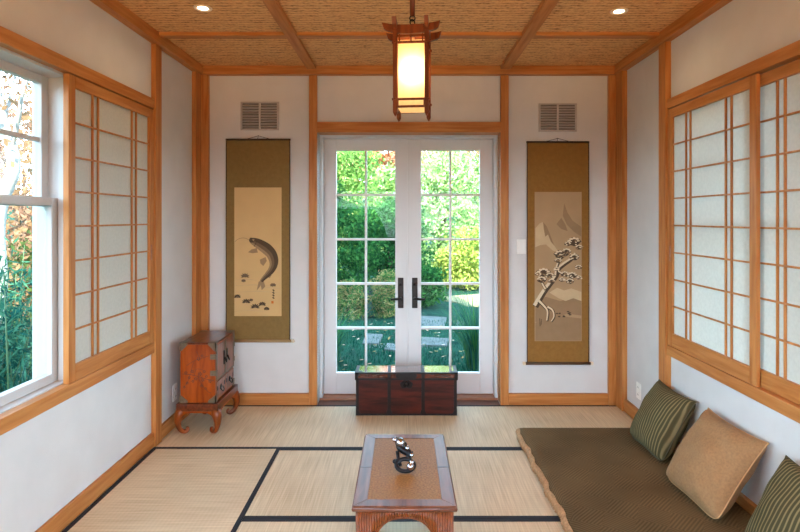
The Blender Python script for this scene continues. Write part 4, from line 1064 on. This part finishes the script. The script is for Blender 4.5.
L_pale = [leaf_material('cedar_leaf', srgb(104, 146, 84), srgb(166, 194, 130)), leaf_material('cedar_leaf_light', srgb(140, 176, 116), srgb(196, 212, 160))]
L_gold = [leaf_material('gold_leaf', srgb(112, 136, 54), srgb(166, 180, 92)), leaf_material('gold_leaf_light', srgb(150, 166, 76), srgb(196, 204, 120))]
L_rust = [leaf_material('rust_leaf', srgb(170, 96, 62), srgb(210, 146, 104)), leaf_material('rust_leaf_pale', srgb(204, 160, 132), srgb(232, 204, 180))]
L_teal = [leaf_material('bamboo_leaf', srgb(16, 58, 54), srgb(44, 98, 84)), leaf_material('bamboo_leaf_light', srgb(40, 94, 76), srgb(84, 134, 104))]
L_dry = [leaf_material('dry_leaf', srgb(150, 120, 80), srgb(200, 176, 120)), leaf_material('olive_leaf', srgb(110, 120, 64), srgb(160, 160, 96))]
L_meadow = [leaf_material('meadow_leaf', srgb(116, 90, 66), srgb(150, 120, 90)), leaf_material('meadow_leaf_rose', srgb(130, 92, 76), srgb(168, 134, 112))]
L_olive = [leaf_material('meadow_leaf_green', srgb(60, 78, 40), srgb(96, 108, 64))]
garden = 'garden shrubs beyond the glass doors'
plant('yew_shrub', 'dark green rounded yew behind the low olive shrub', 'shrub', -1.45, 10.6, [(0,0,1.1,.95,.8,1.0), (-.3,.2,1.9,.6,.6,.6)], 9880, 0.052, L_dark, M['bark'], 1, garden)
plant('yew_shrub', 'dark evergreen mound behind the low feathery shrub', 'shrub', -.35, 12.45, [(0,0,1.1,.85,.8,.95), (.2,.1,1.5,.6,.6,.6)], 9120, 0.052, L_dark, M['bark'], 2, garden)
plant('low_shrub', 'low grassy olive shrub in front of the rounded yew', 'shrub', -.95, 9.3, [(0,0,.26,.34,.3,.34)], 4940, 0.041, L_dry+L_dark, M['bark'], 3, garden, (.02, None), .2)
plant('low_shrub', 'low feathery shrub behind the door handle, next to the olive one', 'shrub', -.32, 9.4, [(0,0,.3,.27,.3,.38), (.05,.1,.4,.2,.2,.42)], 4180, 0.044, L_dry+L_dark, M['bark'], 4, garden, (.02, None), .18)
plant('yew_shrub', 'dark shaded mound beside the sunlit golden bush', 'shrub', .24, 10.5, [(0,0,.38,.5,.45,.5)], 4940, 0.048, L_dark, M['bark'], 5, garden)
plant('golden_shrub', 'sunlit yellow green bush beyond the lawn', 'shrub', 1.75, 13.2, [(0,0,.62,.95,.8,.75), (-.55,.1,.45,.5,.5,.5)], 7980, 0.052, L_gold, M['bark'], 6, garden)
plant('cedar_tree', 'pale sunlit cedar behind the golden bush', 'tree', .95, 15.2, [(0,0,1.6,1.1,1.0,1.7), (.3,0,2.6,.8,.8,1.0)], 13300, 0.063, L_pale, M['bark'], 7, 'trees behind the garden shrubs', (.09, None))
plant('cedar_tree', 'bright green cedar beside the pale cedar', 'tree', 2.75, 17.6, [(0,0,1.7,1.0,1.0,1.6), (-.2,0,2.7,.8,.8,1.0)], 12350, 0.063, L_mid, M['bark'], 8, 'trees behind the garden shrubs', (.09, None))
plant('laurel_tree', 'bright green tree rising behind the rounded yew', 'tree', -1.95, 14.2, [(0,0,1.6,1.2,1.0,1.6), (.3,0,2.9,1.0,.9,1.0)], 13300, 0.063, L_mid, M['bark'], 9, 'trees behind the garden shrubs', (.09, None))
plant('laurel_tree', 'pale green tree rising behind the dark evergreen mound', 'tree', -.55, 17.6, [(0,0,1.8,.95,.9,1.5), (.2,.1,2.4,.7,.7,.9)], 11400, 0.063, L_mid+L_pale, M['bark'], 10, 'trees behind the garden shrubs', (.09, None))
plant('maple_tree', 'rust coloured autumn tree rising between the evergreens beyond the doors', 'tree', -1.5, 20.6, [(-.4,0,4.0,.9,.9,1.5), (.6,.2,4.2,.9,.9,1.3)], 9880, 0.089, L_rust, M['bark'], 11, 'trees behind the garden shrubs', (.12, None))
plant('maple_tree', 'rust coloured autumn tree top over the pale cedar', 'tree', 1.5, 22.2, [(-.5,0,4.4,1.1,1.0,1.6), (.6,.2,4.8,1.2,1.0,1.6)], 9880, 0.089, L_rust+L_dry, M['bark'], 12, 'trees behind the garden shrubs', (.12, None))
plant('backdrop_tree', 'tall green tree far behind the bright green tree', 'tree', -6.4, 20.5, [(0,0,3,2.2,1.6,3.0)], 9880, 0.104, L_mid+L_dark, M['bark'], 13, 'trees behind the garden shrubs', (.14, None))
plant('backdrop_tree', 'tall pale green tree far behind the bright green cedar', 'tree', 6.4, 19, [(0,0,3,2.2,1.6,3.0)], 9880, 0.104, L_mid+L_pale, M['bark'], 14, 'trees behind the garden shrubs', (.14, None))

def grass_clump(x, y, label, n, h, mats, seed, spread=.5):
    rng = random.Random(seed); r = empty('grass_clump', (x, y, G)); tag(r, label, 'ornamental grass', 'ornamental grasses by the doors')
    b = MB()
    for k in range(n):
        a = rng.uniform(0, 6.283); l = rng.uniform(.3, 1)*spread; hh = h*rng.uniform(.6, 1.05); w = .006; bx, by = x+.12*math.cos(a)*rng.random(), y+.12*math.sin(a)*rng.random()
        sx, sy = -math.sin(a)*w, math.cos(a)*w; vs = []; b.mi = rng.randrange(len(mats))
        for t in (0, .35, .7, 1):
            o = l*t*t; z = G + hh*(t - .25*t*t*l/spread); q = 1-t*.85; vs += [(bx+math.cos(a)*o-sx*q, by+math.sin(a)*o-sy*q, z), (bx+math.cos(a)*o+sx*q, by+math.sin(a)*o+sy*q, z)]
        b.add(vs, [(0,1,3,2),(2,3,5,4),(4,5,7,6)])
    b.build('blades', mats, r)
grass_clump(.80, 6.15, 'tall ornamental grass outside the door nearer the snow scroll', 420, 1.0, L_teal+[L_dark[1]], 21)
grass_clump(-.86, 6.3, 'short ornamental grass outside the door nearer the carp scroll', 300, .75, L_teal+[L_dark[1]], 22)

rng = np.random.default_rng(77)
gx = rng.uniform(-2.4, 2.4, 16000); gy = 5.5 + 3.4*rng.random(16000)**1.2; gh = rng.uniform(.03, .075, 16000); ga = rng.uniform(0, 6.28, 16000)
P = np.zeros((16000, 3, 3)); P[:,0] = np.stack([gx-.006*np.cos(ga), gy-.006*np.sin(ga), np.full(16000, G-.01)], 1); P[:,1] = np.stack([gx+.006*np.cos(ga), gy+.006*np.sin(ga), np.full(16000, G-.01)], 1)
P[:,2] = np.stack([gx+rng.normal(size=16000)*.02, gy+rng.normal(size=16000)*.02, G+gh], 1)
me = bpy.data.meshes.new('grass'); me.from_pydata((P.reshape(-1,3)-np.array([0, 8, G])).tolist(), [], np.arange(48000).reshape(-1,3).tolist())
for m in (leaf_material('lawn_blade', srgb(10, 58, 46), srgb(34, 92, 72)), leaf_material('lawn_blade_light', srgb(34, 88, 70), srgb(70, 124, 100))): me.materials.append(m)
me.polygons.foreach_set('material_index', (rng.random(16000) > .6).astype(int).tolist())
o = bpy.data.objects.new('grass', me); COL.objects.link(o); o.location = (0, 8, G); tag(o, 'short shaded grass of the lawn beyond the glass doors', 'grass', None, 'stuff')
n = 300; C = np.stack([rng.uniform(-2.6, 3, n), 5.6+3.2*rng.random(n), np.full(n, G+.05)], 1); d = rng.normal(size=(n,3)); d[:,2] *= .2; e = np.cross(d, [0,0,1.0]); d *= .03/np.linalg.norm(d, axis=1)[:,None]; e *= .018/np.linalg.norm(e, axis=1)[:,None]
P = np.stack([C-d, C+e, C+d, C-e], 1).reshape(-1,3); me = bpy.data.meshes.new('fallen_leaves'); me.from_pydata((P-np.array([0, 8, G])).tolist(), [], np.arange(4*n).reshape(-1,4).tolist())
for m in L_dry[:1]+L_rust[1:]: me.materials.append(m)
me.polygons.foreach_set('material_index', rng.integers(0, 2, n).tolist())
o = bpy.data.objects.new('fallen_leaves', me); COL.objects.link(o); o.location = (0, 8, G); tag(o, 'pale fallen leaves scattered over the shaded lawn', 'leaves', None, 'stuff')

# left window: bamboo thicket, birch and meadow shrubs
def bamboo(x, y, label, n, h, seed, spread):
    rng = np.random.default_rng(seed); r = empty('bamboo_clump', (x, y, G)); tag(r, label, 'bamboo', 'bamboo outside the window')
    b = MB(); b.sm = True; C = []
    for k in range(n):
        bx, by = x+rng.normal()*spread*.6, y+rng.normal()*spread*.6; hh = h*rng.uniform(.7, 1.1); lx, ly = rng.normal()*.12, rng.normal()*.12
        b.tube([(bx, by, G-.03), (bx+lx*.4, by+ly*.4, G+hh*.55), (bx+lx, by+ly, G+hh)], [.007, .006, .003], 5)
        t = rng.uniform(.12, 1.03, 85)[:,None]; p = np.array([[bx, by, G]]) + t*np.array([[lx, ly, hh]]) + rng.normal(size=(85,3))*np.array([.12,.12,.05]); C.append(p)
    mesh_leaves('foliage', leaf_quads(np.concatenate(C), None, .048, rng, .16, .5), L_teal, r, rng); b.build('canes', plain('bamboo_cane_'+str(seed), srgb(70, 100, 60), .5), r)
bamboo(-2.95, 3.75, 'teal bamboo thicket close outside the window, beside its jamb', 60, 1.22, 31, .42)
bamboo(-4.1, 5.2, 'teal bamboo thicket outside the window, behind the one by the jamb', 46, 1.35, 32, .5)
bamboo(-2.75, 2.0, 'low teal bamboo thicket just below the window sill', 34, 1.1, 33, .35)
M['birch'] = plain('birch_bark', srgb(150, 147, 142), .8, noise=.2, nscale=30)
bt = empty('birch_tree', (-4.9, 6.7, G)); tag(bt, 'white birch trunk with rusty leaves outside the window', 'tree')
b = MB(); b.sm = True
def bp_(px, py, Y): return ((px-404)*Y/553.5, Y, 1.52-(py-218)*Y/553.5)
tp = [(-4, 330, 6.7), (-1, 280, 6.7), (-3, 232, 6.7), (2, 200, 6.7), (13, 172, 6.7), (12, 150, 6.7), (4, 128, 6.7), (-2, 100, 6.7), (-10, 60, 6.7), (-14, 10, 6.7), (-10, -60, 6.7)]
b.tube([bp_(*p) for p in smooth(tp, 4)], [.10 - .06*i/40 for i in range(41)], 10)
b.tube([bp_(*p) for p in smooth([(11,150,6.7), (18,120,6.6), (24,90,6.5), (40,50,6.4)], 4)], [.035-.002*i for i in range(13)], 7)
b.tube([bp_(*p) for p in smooth([(2,125,6.7), (10,100,6.9), (16,70,7.1)], 4)], [.03-.002*i for i in range(9)], 7)
b.build('trunk', M['birch'], bt)
rng = np.random.default_rng(40); C = np.concatenate([rng.normal(size=(700,3))*np.array([.8,.6,.55]) + np.array([-4.7+.5*k*.3, 6.9, 3.2+.4*k]) for k in range(3)])
mesh_leaves('foliage', leaf_quads(C, None, .055, rng, .5), L_meadow, bt, rng)
meadow = 'meadow shrubs beyond the window'
plant('meadow_shrub', 'dry tawny and rust shrub in the meadow beyond the window', 'shrub', -9.4, 11.2, [(0,0,1.2,1.2,1.1,1.3)], 7220, 0.067, L_meadow, M['bark'], 41, meadow)
plant('meadow_shrub', 'dry tawny and gold shrub in the meadow beyond the window', 'shrub', -6.6, 11.2, [(0,0,1.2,1.2,1.1,1.3)], 7220, 0.067, L_meadow, M['bark'], 42, meadow)
plant('meadow_shrub', 'green shrub behind the bamboo, beyond the window', 'shrub', -5.6, 8.4, [(0,0,.6,.9,.8,.7)], 4940, 0.052, L_olive+L_meadow[:1], M['bark'], 43, meadow)
plant('autumn_tree', 'distant pale rusty tree high beyond the window', 'tree', -12.5, 18.2, [(0,0,3.2,2.2,1.6,2.0), (-1,0,4.6,1.6,1.4,1.4)], 2850, 0.096, L_meadow, M['bark'], 44, meadow, (.1, None))
plant('autumn_tree', 'distant sparse rusty tree behind the birch', 'tree', -9.0, 14.3, [(0,0,3.0,1.8,1.4,1.9), (.6,0,4.4,1.4,1.2,1.2)], 2470, 0.089, L_meadow, M['bark'], 45, meadow, (.1, None))

# ------------------------------------------------------------------ light, world, camera
SKY = 18.5
w = bpy.data.worlds.new('sky'); sc.world = w; w.use_nodes = True; nt = w.node_tree
bg = nt.nodes['Background']; bg.inputs['Strength'].default_value = SKY
tc = nt.nodes.new('ShaderNodeTexCoord'); sx = nt.nodes.new('ShaderNodeSeparateXYZ'); rp = nt.nodes.new('ShaderNodeValToRGB')
nt.links.new(tc.outputs['Generated'], sx.inputs['Vector']); nt.links.new(sx.outputs['Z'], rp.inputs['Fac'])
rp.color_ramp.elements[0].position = 0.0; rp.color_ramp.elements[0].color = (.66, .84, 1.0, 1)
rp.color_ramp.elements[1].position = .5; rp.color_ramp.elements[1].color = (.16, .25, .36, 1)
nt.links.new(rp.outputs['Color'], bg.inputs['Color'])
sl = bpy.data.lights.new('sun', 'SUN'); sl.energy = 24; sl.color = (1.0, .90, .74); sl.angle = R(.6)
so = bpy.data.objects.new('sun', sl); COL.objects.link(so)
so.rotation_euler = Vector((-.17, 1, -.8)).to_track_quat('-Z', 'Y').to_euler()

cam = bpy.data.cameras.new('camera'); co = bpy.data.objects.new('camera', cam); COL.objects.link(co)
co.location = (0, 0, 1.52); co.rotation_euler = (R(90), 0, 0)
cam.sensor_fit = 'HORIZONTAL'; cam.sensor_width = 36; cam.lens = 36*553.5/800
cam.shift_x = -4/800; cam.shift_y = -48/800; cam.clip_start = .05; cam.clip_end = 200
sc.camera = co
vs_ = sc.view_settings
vs_.view_transform = 'Standard'; vs_.look = 'None'; vs_.gamma = 1; vs_.use_curve_mapping = False; vs_.exposure = 0.12
sc.cycles.max_bounces = 10; sc.cycles.diffuse_bounces = 6; sc.cycles.transparent_max_bounces = 16
sc.cycles.sample_clamp_indirect = 6
